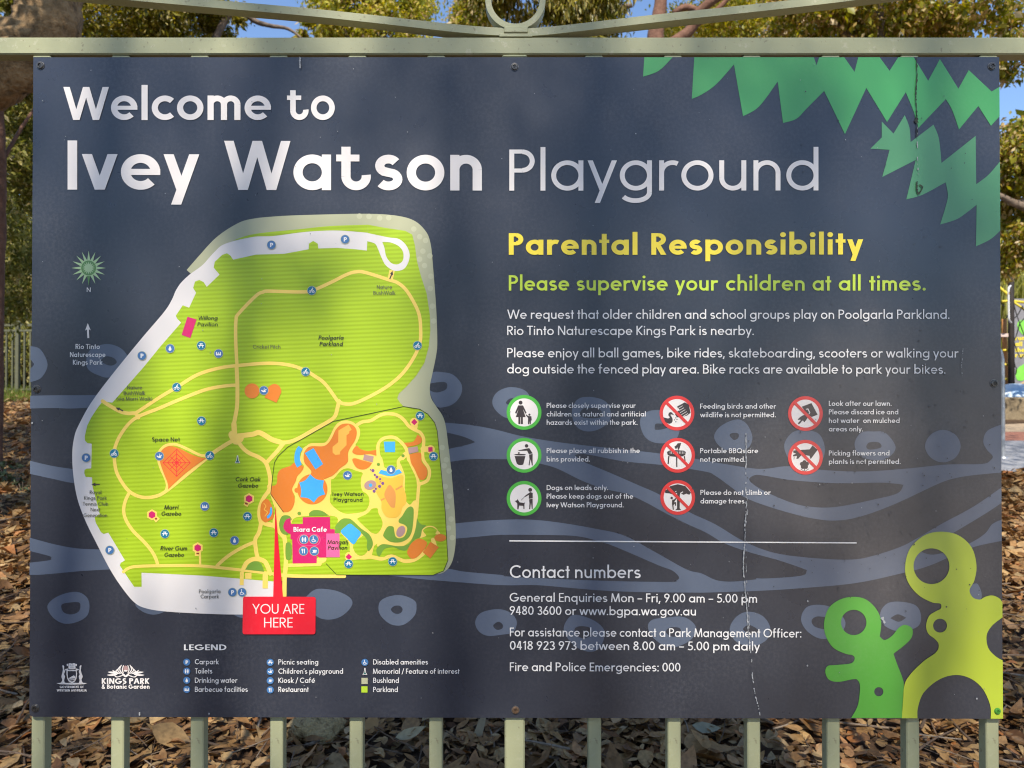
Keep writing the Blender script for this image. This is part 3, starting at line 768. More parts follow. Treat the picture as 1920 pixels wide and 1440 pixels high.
pictogram(1270.5, 932.6, RED2, [Z2([(150,1132),(148,1110),(200,1060),(280,1040),(360,1060),(416,1125),(400,1150),(370,1138),(340,1150),(310,1135),(300,1152),(270,1130),(230,1145),(190,1135)]), Z2([(272,1135),(302,1135),(300,1290),(316,1308),(255,1308),(273,1290)]), Z2(circ(217,1183,13)), Z2([(222,1200),(240,1200),(262,1180),(268,1190),(240,1228),(262,1225),(262,1264),(252,1264),(250,1240),(236,1258),(239,1305),(229,1305),(220,1240)])],
    white=[(Z2([(252,1120),(266,1112)]), 1.2), (Z2([(305,1136),(335,1118)]), 1.6)], bar=True)
pictogram(1509.8, 775.4, RED2, [Z3([(238,235),(338,198),(402,318),(340,342),(290,310)]), Z3(crom([(195,370),(240,330),(290,320),(300,345),(265,395),(248,378),(212,415),(200,405),(228,372)], True, 3))], white=[(Z3([(280,262),(300,258),(322,300),(310,312)]), 1.3)], bar=True)
fl = [Z3(circ(265+27*math.sin(2*math.pi*k/5), 838-27*math.cos(2*math.pi*k/5), 21, n=14)) for k in range(5)]
pictogram(1509.8, 857.2, RED2, [Z3([(150,690),(320,678),(350,637),(402,683),(330,780),(318,745),(240,732),(202,775),(182,777),(188,745),(152,752),(145,738),(180,722),(150,712)])] + fl + [Z3(circ(265,838,14))], [(Z3([(265,850),(267,902)]), 1.3), (Z3([(225,880),(262,905)]), .8), (Z3([(310,880),(272,905)]), .8)], bar=True)

# logos -----------------------------------------------------------------------
Zc = zoomed(80, 1190, 6.4)
cr = multi('crest_logo', [(WARMW, 7, [
    Zc([(172,580),(230,572),(300,576),(355,572),(420,576),(480,572),(538,580),(500,592),(355,597),(210,592)]),
    Zc(crom([(240,365),(262,375),(262,410),(272,440),(262,470),(272,500),(262,545),(268,575),(228,575),(240,540),(230,500),(242,450),(248,410)], True, 3)),
    Zc(crom([(470,365),(448,375),(448,410),(438,440),(448,470),(438,500),(448,545),(442,575),(484,575),(470,540),(484,500),(468,450),(462,410)], True, 3)),
    Zc([(292,420),(414,420),(418,470),(412,520),(392,560),(355,578),(318,560),(298,520),(290,470)]),
    Zc([(318,345),(330,338),(355,345),(380,338),(396,345),(400,400),(384,412),(326,412),(312,400)]),
    Zc([(292,352),(312,345),(312,372),(296,376)]), Zc([(418,352),(398,345),(398,372),(414,376)]), Zc([(270,412),(310,402),(312,414),(280,428)]), Zc([(440,412),(400,402),(398,414),(430,428)])],
    [Zc([(304,434),(402,434),(405,470),(400,514),(384,546),(355,562),(326,546),(310,514),(303,470)])],
    [(Zc([(340,520),(322,495),(328,465),(338,450)]), 1.4)]),
    (WARMW, 8, [Zc([(322,516),(350,500),(378,486),(398,500),(398,522),(320,526)]), Zc([(316,536),(396,532),(385,540),(330,545)])], [], []),
    (NAVY, 8, [], [], [(Zc([(326,372),(384,372)]), .7), (Zc([(330,395),(380,395)]), .6), (Zc([(344,340),(344,366)]), .5), (Zc([(366,340),(366,366)]), .5)])], sign)
text('logo_text', WARMW, 7, cr, [('GOVERNMENT OF', 112.5, 1289.6, 157.5, 1289.6, 4.3, .24, .7, 's'), ('WESTERN AUSTRALIA', 107, 1296.1, 163.5, 1296.1, 4.3, .24, .7, 's')])
pet = []
for sgn in (-1, 1):
    for x0, y0, x1, y1, w in ((30, 470, 34, 365, 15), (46, 472, 68, 360, 15), (62, 474, 90, 378, 14), (80, 476, 108, 400, 14)):
        pet += stroke_quads(Zc(crom([(1000+sgn*x0*.9, y0-10), (1000+sgn*(x0+x1)*.62, (y0+y1)/2), (1000+sgn*x1*.75, y1)], n=4)), [w/6.4*.9*(1-.5*abs(t-.45)) for t in np.linspace(0, 1, 9)])
    for c in ([(100,470),(150,470),(225,480),(180,492),(120,486)], [(85,462),(120,440),(160,420),(140,446),(100,470)], [(105,450),(160,440),(215,445),(170,462),(120,468)], [(10,470),(60,488),(100,500),(138,484),(118,508),(80,506),(30,486)], [(-10,500),(30,462),(46,468),(12,505)]):
        pet.append(Zc(crom([(1000+sgn*a, b) for a, b in c], True, 3)))
gl = multi('garden_logo', [(WARMW, 7, pet, [], []), (MAUVE, 8, [Zc(crom([(978,435),(978,385),(1000,368),(1024,385),(1024,435)], True, 4))], [], []), (WARMW, 9, [Zc(circ(1001,430,23,10))], [], [])], sign)
text('logo_text', WARMW, 7, gl, [('KINGS PARK', 191.5, 1281.8, 281, 1281.8, 10.6, .20, .7, 's'), ('& Botanic Garden', 191.5, 1290.9, 281, 1290.9, 8, .20, .7, 's')])

# compass star and arrow --------------------------------------------------------
def star(cx, cy, r1, r2, n, rot=0): return [(cx+(r1 if k % 2 == 0 else r2)*math.sin(rot+math.pi*k/n), cy-(r1 if k % 2 == 0 else r2)*math.cos(rot+math.pi*k/n)) for k in range(2*n)]
cs = multi('compass_star', [(STARL, 4, [star(166.7, 502.6, 32.5, 14.5, 16)], [], []), (STARD, 5, [circ(166.7, 502.6, 14, n=30), [(164.2,517.5),(169.2,517.5),(167,536)]], [], []), (STARL, 6, [star(166.7, 502.6, 12.2, 7, 16)], [], [])], sign)
text('direction_letter', WHITE, 6, cs, [('N', 163.3, 547.6, 171.2, 547.6, 8.4, .12)])
art('arrow_mark', WARMW, 6, sign, [[(165.2,606,1),(170.6,619.3,1),(167.4,617.6,1),(168,634,1),(164.4,634,1),(163.6,617.6,1),(160.2,619.8,1)]])
text('caption', WHITE, 8, sign, [('Rio Tinto', 142.5, 654.4, 188, 654.4, 9.3, .15), ('Naturescape', 132, 669.4, 198.5, 669.4, 9.3, .15), ('Kings Park', 137.5, 683.9, 193, 683.9, 9.3, .15)])
# ------------------------------------------------------------------ park map
NOTCH = [(513,1090,1),(380,1079),(265.8,1073.5,1),(266,1100,1),(252,1100,1),(237,1078),(225,1060),(227,1055),(234.7,1050.5,1),(203.5,998.5,1),(195,1001),(190,998),(180,980),(178,970),(187.5,964,1),(180,935),(173.5,910),(173,895,1),(161,894),(158.5,887),(159,881),(163,878.7),(171.5,878,1),(172.5,832,1),(164,830.5),(160,826),(159.5,818),(164,798),(172,782),(184,764),(193,752.5,1),(211,755,1),(240,722),(270,688),(300,651),(340,605,1),(332.5,597.5),(330,592),(343,572.5,1),(355,577,1),(368,549,1),(362.5,540),(366,528),(374,525),(382,529),(388,538,1),(412,515,1),(401,502),(403,491),(417,478),(426,475),(432,479),(437.5,487,1),(480,477.5),(533,476),(579,467.5,1),(579.5,457),(587.5,452),(596,457),(597,466,1),(633,465),(667,467.5),(688,470,1),(689,452.5,1)]
road = [(700,437.5,1),(640,432.5),(600,433),(563,436),(513,442.5),(477,444),(423,457),(402,473),(380,497),(357,514),(340,530),(330,545),(322.5,562),(308,585),(263,638),(207,707),(170,757),(147.5,798),(140,818),(136,847),(137.5,887),(145,933),(160,975),(181,1018),(207,1068),(230,1103),(252,1129),(273,1140),(313,1146.5),(397,1151),(455,1152),(520,1151,1),(520,1085,1),(300,1000,1),(300,700,1),(500,500,1),(689,480,1)]
pmap = art('park_map', ROADC, 4, sign, [road])
bushland = art('bushland', BUSH, 3, pmap, [[(350.3,506.3,1),(375,478),(405,446),(440,422),(470,411),(530,405),(620,402),(690,401),(740,404),(775,413),(797,432),(807,455),(812,500),(818,580),(820,640),(818,665),(811,700),(806,725),(808,745),(818,762),(830,780),(836,800),(840,830),(846,880),(852,950),(854.5,1000),(853,1030),(847,1055),(836,1070),(822,1076),(790,1077,1),(760,1070,1),(640,900,1),(560,520,1),(420,480,1),(359,514,1)]])
dots = [(674,405.5),(692,406),(712,409),(729,408.5),(660,418),(677,417),(719,422),(736,422),(749,427),(776,429.5),(787,444),(798,451),(793,471),(787,486),(806,480),(796,498),(808,518),(807,541),(811,574),(813,602),(829,839),(837,862),(833,873),(842,883),(835,912),(843,930),(838,950),(846,973),(841,990),(848,1008)]
art('bush_dot', BUSH2, 4, pmap, [circ(a, b, 5.2, n=14) for a, b in dots if not (655 < a < 765 and b > 415)], smooth=False)['kind'] = 'stuff'
art('lawn_fringe', LAWN, 5, pmap, [[(437,451.5,1),(460,443),(490,437),(560,430),(620,424),(689.8,421.6,1),(689.8,436.5,1),(640,432.5),(600,433),(563,436),(513,442.5),(477,444)]])
green = NOTCH[:-1] + [(688.8,452.5,1),(690,436,1),(690,421.5,1),(720,427),(760,433),(773,440),(778,460),(782,490),(790,520),(800,550),(806,590),(807,620),(804,650),(796,680),(780,705),(762,725),(748,738),(745,747),(750,755),(757,762,1),(787,767),(802,776),(815,792),(820,808),(824,850),(829,900),(835,960),(838,1015),(840,1050),(832,1070),(812,1078,1),(640,1077,1),(537,1077,1),(537,1088,1)]
art('parkland', LAWN, 5, pmap, [green])
art('turning_loop', ROADC, 6, pmap, [[(688.9,437,1),(727,445),(747,448),(760,458),(767.5,473),(767,488),(760,502),(750,507.5),(737,507),(723,497),(715,482),(709,467),(703,457),(688.9,452.5,1)]],
    [[(717,454,1),(733,455),(748,462),(756,473),(756,487),(750,494),(742,496),(732,492),(724,480),(721,465)]])
# footpaths
art('footpaths', YEL, 7, pmap, strokes=[
 ([(445,688),(442.5,640),(443,600),(448,588),(480,555),(493,548),(505,546),(560,547.5),(585,545),(620,530),(650,515),(667,510),(685,511),(730,525),(745,530),(760,542),(775,565),(786,590),(789,620),(787,645),(775,672),(755,700),(730,722),(700,740),(665,756),(645,757),(634,752)], 6.4),
 ([(634,753),(610,720),(590,705),(573,695),(545,685),(505,681),(450,685),(410,690.5),(370,703),(332,726),(300,745),(265,768),(254,775)], 6.4),
 ([(445,722),(420,724),(385,731),(340,748),(300,765),(253,785),(228,813),(216,840),(215,860),(220,887),(237,915),(252,927),(270,932.5),(290,931),(310,922),(353,888),(387,860),(394,854)], 6.4),
 ([(388,854),(375,853),(350,841),(333,834),(322,833),(310,836),(300,846),(297,858),(302,877),(312,900),(314,912),(311,921)], 5.2),
 ([(193,752),(205,760),(225,771),(240,775),(254,775),(260,783)], 7),
 ([(244,922),(236,938),(232.5,957),(237,975),(250,995),(270,1015),(285,1033),(293,1048),(296.5,1060)], 6.2),
 ([(232,1072),(240,1066),(255,1062),(300,1060.5),(370,1060.5),(430,1066),(500,1074),(515,1076)], 5.6),
 ([(515,1077),(560,1080),(646,1080.3)], 6.4),
 ([(444,688),(445.5,722),(445,760),(441,785),(438.5,800),(441,822)], 7.5), ([(439,795),(440,812)], 10),
 ([(441,824),(425,833),(400,849),(393,855)], 7.5), ([(436,815),(443,826),(450,822)], 15),
 ([(441,818),(460,816),(475,814),(485,811),(495,815),(510,824),(526,829)], 9.5),
 ([(524,829),(540,829),(560,822),(590,805),(620,788),(629,779),(633,765),(636,752)], 7.2),
 ([(532,831),(520,846),(505,862),(499,869)], 7.5), ([(446,826),(455,839),(467,849),(485,857),(498,867),(504,882),(507,900),(505,918),(495,933),(488,950),(486.5,965),(490,982)], 7.5),
 ([(505,912),(514,935),(520,952),(530,968)], 8), ([(490,975),(500,982),(520,986)], 9), ([(490,980),(486,998),(479,1012),(481,1035),(484,1046)], 7.5), ([(478,1016),(455,1026),(430,1041),(412,1056),(406,1063)], 6.4),
 ([(456,1069),(462,1056),(473,1049),(485,1048),(497,1053),(503,1064),(507,1075)], 8.4),
 ([(454,1072),(453.5,1097)], 7.5, 0), ([(466,1074),(466,1085)], 12, 0), ([(498,1074),(497.5,1103)], 10, 0),
 ([(527,985),(534,1010),(536.5,1040),(536,1062),(534,1085),(533.5,1117)], 8), ([(536,1060),(600,1057.5)], 6.5), ([(598,1052),(606,1048)], 13),
 ([(375.5,1038),(375.8,1060)], 4.2, 0), ([(732,523),(735.5,507)], 10, 0)])
art('play_plaza', YEL, 6.5, pmap, polys=[
 [(568,842),(575.5,835.5),(584,831),(605.5,830.5),(613,827),(620,815.5),(627,801),(635.5,792),(648,788),(660,790.5),(668,796),(674.5,804),(675,815.5),(671,827),(667,836),(680,850),(712,845),(716,868),(735,882),(745,878),(752,866),(765,866),(764,905),(758,930),(768,946),(780,938),(781,985),(770,1010),(745,1022),(720,1020),(703,1022),(694,1046),(670,1047),(657,1035),(655,1018),(640,1000),(632,988),(628,968),(560,969),(546,982),(536,1000),(536,1015),(522,1000),(512,985),(514,968),(524,950),(535,958),(550,945),(553,930),(548,916),(558,893),(565,884),(570,874),(563,862)]],
 strokes=[([(669,797),(680,791),(695.5,788.5),(710,780),(722,776),(738,776.5),(749,780.5),(758,788),(766.7,799),(778,806),(788,811),(794,821),(794.5,832),(792.5,849),(794.5,863),(803.5,876.7),(805.5,888),(802,900),(793,905.5),(786,909),(784,925),(781.5,955.5),(778.5,978),(771,1006),(760,1018),(749,1021.5),(726.7,1018.5),(710,1022)], 6.2),
  ([(709.5,849),(709,835.5),(715.5,824.5),(726.7,820),(740,820.5),(752,829),(761,840),(764.5,852),(767,863),(776,880),(782.5,898),(785,908)], 6.2), ([(709.5,847),(713,860),(716,872)], 8), ([(760,852),(754,859),(749,864),(746,874)], 9),
  ([(660,1046),(693,1044),(715.5,1047.5),(729,1043),(738,1043.5),(749,1048),(760,1052),(776.7,1049.5),(791,1040),(800,1031)], 7), ([(777,800),(777,792)], 13), ([(794,842),(808,842)], 11), ([(654.5,1044),(655,1042)], 15), ([(812,1012),(815,1022)], 8), ([(789,1003),(796,1000)], 11), ([(818,997),(822,1000)], 7), ([(788,1007),(791,996),(797,989.5),(805.5,986.7),(814,988.5),(820,994)], 2.2)])
arts('play_lawn', LAWN, 7.5, pmap, polys=[
 [(621,900),(626.7,896.7),(640,882),(653,877.8),(666.7,882),(680,886.7),(677.8,894.5),(676.7,907.8),(680,920),(689,926.7),(693,936.7),(691,949),(682,959),(655.5,963),(642,961),(628,952),(619.5,942),(619,931),(621,922)],
 [(700,953),(708,953),(710,962),(716.7,975.5),(716.7,986.7),(709,999),(701,1000),(693,995.5),(672,975.5),(672,971),(688,963),(696.7,954.5)],
 [(712,838),(715.5,828),(729,823.5),(743,825.5),(754.5,835.5),(756.7,842),(749,849),(744,865.5),(742.8,876.7),(722,876.7),(719,863),(713,852)],
 [(750,864.5),(763,863),(771,876.7),(780.5,897.8),(781,915.5),(780,935.5),(775.5,938),(770,935.5),(760,919),(759,909),(759.5,893),(754.5,876.7)],
 [(663,1021),(676.7,1006.7),(684,1004),(690,1012),(688.5,1022),(690,1031),(683,1040),(673,1041),(664.5,1033)],
 [(714,1043),(713,1038),(720,1030),(735,1027),(747,1032),(757,1036.5),(762,1040),(762,1046),(758,1048),(748,1044),(738,1039.5),(728,1040),(720,1044)],
 [(794,995),(805.5,989.5),(819,993.5),(812,1005),(806,1013),(801,1012),(799,1003)]])
arts('garden_bed', DKG, 8, pmap, polys=[
 [(629,992),(630,984.5),(641,973),(652,971.7),(660,974.5),(678,991),(692,1001),(699,1014.5),(698,1025.5),(691,1033),(688,1024),(688,1012),(678,1000),(655.5,984.5),(639,997.8),(629,999)],
 [(769,949.5),(774.5,952),(776,960),(774.5,983),(771,1000),(763,1011),(749,1016.7),(732,1015.5),(720,1006.7),(719.5,1000),(725.5,989),(731,986),(738,988),(739.5,995.5),(742,1005.5),(749,1009),(758,1005.5),(763,995.5),(763,988),(757,983),(749,980),(748,974.5),(754.5,966.7),(762,954.5)],
 [(782,971,1),(784.5,976.7),(790,983),(799,985),(792,992),(788,1006.7),(776.7,1012),(763,1030),(757,1032),(749,1030),(738,1025.7),(722,1028.5),(714,1040),(711,1043),(706.7,1038),(706.7,1028),(715.5,1020.5),(726.7,1020.5),(743,1023.5),(760,1022.5),(771,1014.5),(779,992)],
 [(530,967),(543,967),(547,975),(536,976),(532,985),(534,994),(541,1001),(533,1002),(526,995),(524,980)],
 [(536,1021),(541,1016.5),(546.5,1021),(546.5,1045),(541,1050),(536,1045)],
 [(580,967,1),(580,962),(586,957),(595,956),(605,958),(617,966,1)], circ(561.5, 962.5, 3.5), [(460,1067.5,1),(470,1055),(480,1052),(490,1056.7),(496,1071.7,1)]])
arts('garden_bed', DKG, 8.3, pmap, polys=[circ(709.8, 870.5, 3), circ(755.8, 854.4, 3)])
arts('play_zone', ORG, 9, pmap, polys=[
 [(509.5,911,1),(516.7,909.5),(520,903),(520.5,891),(525.5,881),(536.7,876),(544.5,873.5),(549,869.5),(553,867.8),(567.8,873),(569,879),(564.5,885.5),(557.8,893),(554.5,903),(549,913.5),(548.3,919),(552,929),(552.8,940),(549,952),(542,959),(532,960.3,1),(508.3,926,1)],
 [(570,852),(575.5,841),(584.5,836.5),(605.5,836.5),(615.5,831),(623,820),(630,805.5),(639,796.5),(650,794),(661,796.5),(668,804.5),(669,814.5),(665.5,826.5),(658,838),(653,849),(653,863),(649,870),(638,878),(631,885.5),(623,892),(609,898,1),(583,889,1),(584,883),(578,875.5),(571,866.5)],
 circ(586, 917, 28.3, n=40), circ(557, 919, 4.5),
 [(783,814.5,1),(790,820),(791,826.7),(785.5,833),(764,838,1),(757.8,830,1),(772,829),(778,824.5)],
 [(768,852,1),(785.5,848),(790,852),(791,865.5),(800,877.8),(801.7,887.8),(797.8,896.7),(792,899.5),(785.5,896.7),(777.8,880),(771,867.8)],
 [(661,845.5),(669,835.5),(676.7,842),(691,845.5),(705.5,842.8,1),(706,854.5,1),(693,851),(676.7,852.8),(665,851)],
 [(661,863),(665.5,859),(680,863),(697.8,867.8,1),(692,875.5),(682,880),(669,876.7)],
 [(781,1011),(788,1009.5),(794.5,1012),(800.5,1016.7),(799,1024.5),(791,1035.5),(780,1045.5),(771,1046.7),(764.5,1039),(764.5,1031),(771,1019)],
 [(807,1015.5,1),(823,1025.5,1),(807,1046.7,1),(793,1035,1)], circ(825.5, 1008, 11, 7),
 [(500,935),(507,941),(512,955),(513,970),(507,975),(498,979),(490,972),(488.5,958),(491,943)],
 circ(473, 733, 14), [(503,727),(513,720),(523,723),(528,733),(524,744),(519,755,1),(496,745,1),(501,737)],
 [(299,858),(302,847),(311,838.5),(323,836.5),(338,841),(358,851),(375,857),(388,858.5,1),(350,886),(316,917,1),(315,906),(305,880)]])
arts('play_zone', ORG2, 9.75, pmap, smooth=False, polys=[[(654,796),(659.7,805.5),(654.5,809.5),(655.5,812),(650,816),(650,834.5),(638,847),(638,851.7),(629,853),(624,848.3),(624,837.8),(634.5,829),(635,807)]], strokes=[([(495,943),(499,949),(496,955),(502,960),(497,968)], 1.6)])
art('sand_pit', GOLD, 8.6, pmap, polys=[[(704,899),(710,892),(733,896),(755,891),(756,910),(762,930),(761,944),(755,951),(750,965),(740,970.5),(725,968.5),(716,955),(715,940),(706,923)]])
arts('sand_pit', TAN, 9.3, pmap, polys=[[(731,909),(736.7,914.5),(742,925.5),(741,949),(736.7,951.7),(731,948),(721,929),(725.5,914.5)]], strokes=[([(742,918),(754.5,911)], 3.6, 0), ([(714.5,938),(721.7,934)], 3, 0)])
arts('water_feature', SKYB, 10, pmap, polys=[
 [(582,889,1),(593,898),(607.8,900.5,1),(606,914),(610,926.7,1),(598,931),(589,942,1),(578,934),(564,932,1),(565,918),(561.7,904.7,1),(573,900)],
 [(572,849.5,1),(588.3,840,1),(606,870,1),(592,880,1)],
 [(560.5,836,1),(567.8,841.7,1),(563.2,850),(562.8,860),(566,871,1),(557.5,876.7,1),(553,866),(553,852),(556,842)],
 [(720,828,1),(741,828,1),(741,847.5,1),(722,847.5,1)],
 [(656.7,981.7),(667,989),(677,999),(671,1010),(662.8,1020),(650,1008),(639.5,996.7),(647,988)],
 [(714.5,880.5,1),(732,884),(749,879.5,1),(754,886,1),(733,892.5),(710,887,1)], circ(695, 909.5, 3.2), [(509,950),(511,957),(509,966),(503,972),(501,968),(506,962),(507,954)]])
arts('paved_pad', MAUVE, 9.8, pmap, polys=[[(765,839.5,1),(783,836.7,1),(785,846.7,1),(766.7,851,1)], [(683,852,1),(701,855.5,1),(699,866.7,1),(681,862,1)], circ(751.7, 996, 7.5, 11, rot=R(28)), circ(694.5, 909, 11.5, 8.5, rot=-.3)])
arts('stepping_dot', PURP, 10.2, pmap, smooth=False, polys=[circ(a, b, r, n=12) for a, b, r in ((699.5,882,3),(703,890,2.1),(707,894,2.8),(713,898,2.2),(718,906,2.9),(712,911.7,3),(705,916,2.2),(701.7,920.5,2.9),(695,880.5,1.2),(713,903,1.2))])
net = []
for k, r in enumerate((25.5, 17, 9, 4)): net.append(([(332, 867.5-r), (332+r, 867.5), (332, 867.5+r), (332-r, 867.5), (332, 867.5-r)], 1.15, 0))
net += [([(332, 842), (332, 893)], 1.1, 0), ([(306.5, 867.5), (357.5, 867.5)], 1.1, 0), ([(320, 856), (344, 879)], 1.1, 0), ([(344, 856), (320, 879)], 1.1, 0)]
art('net_symbol', RED, 9.8, pmap, strokes=net)
def hexa(cx, cy, r): return [(cx+r*math.sin(math.pi*k/3), cy-r*math.cos(math.pi*k/3), 1) for k in range(6)]
for pad in ([hexa(285.7, 965, 10.5), [(287,972,1),(294,967,1),(300.5,972.5,1),(293,979.5,1)]], [hexa(467.5, 935, 10.8), [(461,939,1),(468,944,1),(464.5,950.5,1),(457,946,1)]], [hexa(371.3, 1027, 10.8), [(366,1032,1),(377.5,1032,1),(377.5,1042,1),(366,1042,1)]], [circ(777, 791.3, 8)], [circ(807.5, 842.6, 8)]):
    art('gazebo_pad', YEL, 8.8, pmap, pad)
arts('gazebo', MAG, 9.2, pmap, polys=[hexa(285.7, 965, 7), hexa(467.5, 935, 7), hexa(371.3, 1027, 7), [(777,785.3,1),(783,791.3,1),(777,797.3,1),(771,791.3,1)], [(803,838.5,1),(811,838,1),(811.6,846.5,1),(803.5,847.2,1)], [(654.3,1037.8,1),(660.3,1043.6,1),(654.3,1049.4,1),(648.3,1043.6,1)]])
arts('bench_mark', ink('bench_brown_ink', (.28, .05, .015)), 9.4, pmap, polys=[[(290.5,972,1),(293.5,969.8,1),(296,972.7,1),(293,975,1)], [(460.5,941.5,1),(465.5,943.3,1),(464.5,946.5,1),(459.5,944.6,1)], [(369,1036,1),(374,1036,1),(374,1039,1),(369,1039,1)]])
art('pavilion', MAG, 8, pmap, polys=[[(352,594,1),(369,599,1),(357.5,634,1),(341,628,1)]])
art('pavilion', PINK, 9.2, pmap, polys=[[(612,1000,1),(636.7,1000,1),(637.3,1044.5,1),(612,1044.5,1)]])
cafe = art('cafe_building', MAG, 9.4, pmap, polys=[[(568,969.5,1),(619,969,1),(619.5,991.7,1),(628,992,1),(628,1000,1),(612,1000,1),(612,1045,1),(599,1045,1),(594.5,1041,1),(594,1055.5,1),(549,1056,1),(548.3,1010.5,1),(545,1010.5,1),(545,1000.5,1),(540,999),(533,992),(532,984.5),(536.7,974.5),(544.5,971,1),(546,982,1),(568,982,1)]])
art('fence_line', DARKL, 10.6, pmap, strokes=[([(532,960),(508,926),(512,890),(515,867),(522,855),(540,838),(625,790),(757,762),(787,767),(802,776),(815,792),(820,808),(824,850),(829,900),(835,960),(838,1015),(840,1050),(832,1070),(812,1078),(631.7,1077.4),(611.7,1056)], 1.0, 0)])
arts('arrow_mark', PICT, 10.8, pmap, polys=[[(736.3,508,1),(737.5,516,1),(735.5,515.2,1),(731.8,524,1),(730,523.2,1),(733.6,514.3,1),(731.5,513.6,1)],
    [(217.5,764,1),(226.5,764.4,1),(225.2,766.2,1),(232.4,769.6,1),(231.4,771.4,1),(224.2,768,1),(222.8,769.8,1)], [(172.5,908,1),(180,904.6,1),(179.6,907.2,1),(188,907.2,1),(188,909,1),(179.6,909,1),(180,911.6,1)]])

# map and legend icons ------------------------------------------------------------
def S(cx, cy, r, pts): return [(cx+x*r, cy+y*r) for x, y in pts]
def icon(kind, cx, cy, r, parent, base=None, rim=True):
    dark = {'bike': TEAL, 'picnic': TEAL}.get(kind, ICB) if base is None else base
    ps, st, hs = [], [], []
    q = lambda pts: S(cx, cy, r, pts)
    cc = lambda x, y, rr, n=10: circ(cx+x*r, cy+y*r, rr*r, n=n)
    if kind == 'parking':
        st = [(q([(-.18, -.5), (-.18, .52)]), .27*r), (q([(-.2, -.38), (.08, -.38), (.24, -.33), (.31, -.18), (.24, -.02), (.08, .04), (-.2, .04)]), .22*r)]
    elif kind == 'bike':
        for x in (-.38, .38): st += [(cc(x, .28, .25, 14) + [cc(x, .28, .25, 14)[0]], .11*r)]
        st += [(q([(-.38, .28), (-.08, -.1), (.12, .18)]), .14*r), (q([(-.1, -.1), (.14, -.42)]), .2*r), (q([(.12, -.3), (.3, -.08), (.38, .28)]), .11*r)]; ps = [cc(.24, -.56, .13)]
    elif kind == 'picnic':
        st = [(q([(-.36, -.42), (.36, -.42)]), .18*r), (q([(-.68, -.02), (.68, -.02)]), .2*r), (q([(-.14, -.42), (-.4, .5)]), .16*r), (q([(.14, -.42), (.4, .5)]), .16*r)]
    elif kind == 'water': ps = [crom(q([(0, -.62), (.2, -.2), (.34, .1), (.28, .42), (0, .55), (-.28, .42), (-.34, .1), (-.2, -.2)]), True, 3)]
    elif kind == 'bbq': ps = [q([(-.62, .42), (.62, .42), (.58, -.38), (.36, -.38), (.32, .05), (.1, .05), (.06, -.3), (-.06, -.3), (-.1, .05), (-.32, .05), (-.36, -.38), (-.58, -.38)])]
    elif kind == 'play':
        ps = [q([(-.66, -.06), (-.45, -.1), (-.1, .12), (.12, -.1), (.62, -.34), (.66, -.2), (.3, .04), (.52, .16), (.4, .38), (-.1, .42), (-.5, .2)])]; st = [(q([(.0, .1), (.12, -.6)]), .1*r)]
    elif kind == 'toilets':
        for x in (-.32, .32): ps += [cc(x, -.48, .14), q([(x-.2, -.3), (x+.2, -.3), (x+.22, .1), (x+.1, .6), (x-.1, .6), (x-.22, .1)])]
    elif kind == 'disabled':
        ps = [cc(-.12, -.56, .14)]; st = [(q([(-.12, -.4), (-.1, .08), (.24, .1), (.42, .44), (.58, .38)]), .16*r), (q([(-.3, -.06), (-.44, .18), (-.36, .46), (-.08, .58), (.18, .5), (.3, .3)]), .14*r)]
    elif kind == 'fork': st = [(q([(-.24, -.1), (-.24, .55)]), .16*r), (q([(.24, -.55), (.24, .55)]), .2*r), (q([(-.4, -.55), (-.38, -.15), (-.1, -.15), (-.08, -.55)]), .11*r), (q([(-.24, -.55), (-.24, -.1)]), .1*r)]
    elif kind == 'cup': ps = [q([(-.38, -.3), (.34, -.3), (.26, .24), (-.26, .24)]), q([(-.6, .3), (.56, .3), (.42, .42), (-.44, .42)])]; st = [(q([(.32, -.2), (.56, -.22), (.5, .08), (.26, .14)]), .1*r)]
    parts = [(dark, 12, [circ(cx, cy, r, n=26)], [], []), (WHITE, 13, ps, hs, st)]
    if rim: parts.insert(0, (WARMW if rim == 'w' else BUSH2, 11, [circ(cx, cy, r*1.1, n=26)], [], []))
    return multi('map_icon' if rim else 'legend_icon', parts, parent)
for k, pts in {'parking': [(509.5,459.5),(647.5,449),(267,667),(162.5,858),(206.7,1031),(436.5,1110)], 'disabled': [(454.5,1110)],
    'bike': [(585,545),(332,726),(573.5,697),(783,648),(215,850),(394,854)], 'water': [(319.7,653.5),(440.5,1013),(733.5,880.5)],
    'picnic': [(378,648),(378.5,789),(310,1000.5),(401.5,998.5),(464.5,968),(788,779.5),(813,855.5),(654,1056.8),(736.5,1052.5)],
    'bbq': [(410.5,663),(384.7,949)], 'play': [(495.3,732),(299.7,855),(652,891)], 'toilets': [(570.5,1011)], 'fork': [(569.5,1032.7)], 'cup': [(589.8,1033)]}.items():
    for a, b in pts: icon(k, a, b, 7.9, pmap)
icon('disabled', 588.8, 1011, 7.9, pmap)
pill = [(571+12.5*math.sin(t), 1012+11*math.cos(t)) for t in np.linspace(math.pi, 2*math.pi, 12)]; pill = [(571-12.5*math.sin(t), 1012-11*math.cos(t)) for t in np.linspace(0, math.pi, 12)] + [(588.5+12.5*math.sin(t), 1012+11*math.cos(t)) for t in np.linspace(0, math.pi, 12)]
art('icon_border', PINK, 10, pmap, strokes=[(pill + [pill[0]], .9, 0)])
def obelisk(cx, cy, s, par): return multi('map_icon', [(WARMW, 11, [S(cx, cy, s, [(-.16,-1.05),(.16,-1.05),(.32,.35),(.5,.55),(.72,1.02),(-.72,1.02),(-.5,.55),(-.32,.35)])], [], []), (MEMG, 12, [S(cx, cy, s, [(0,-.9),(.2,.38),(.38,.58),(.55,.88),(-.55,.88),(-.38,.58),(-.2,.38)])], [], [])], par)
obelisk(446, 861, 7, pmap)
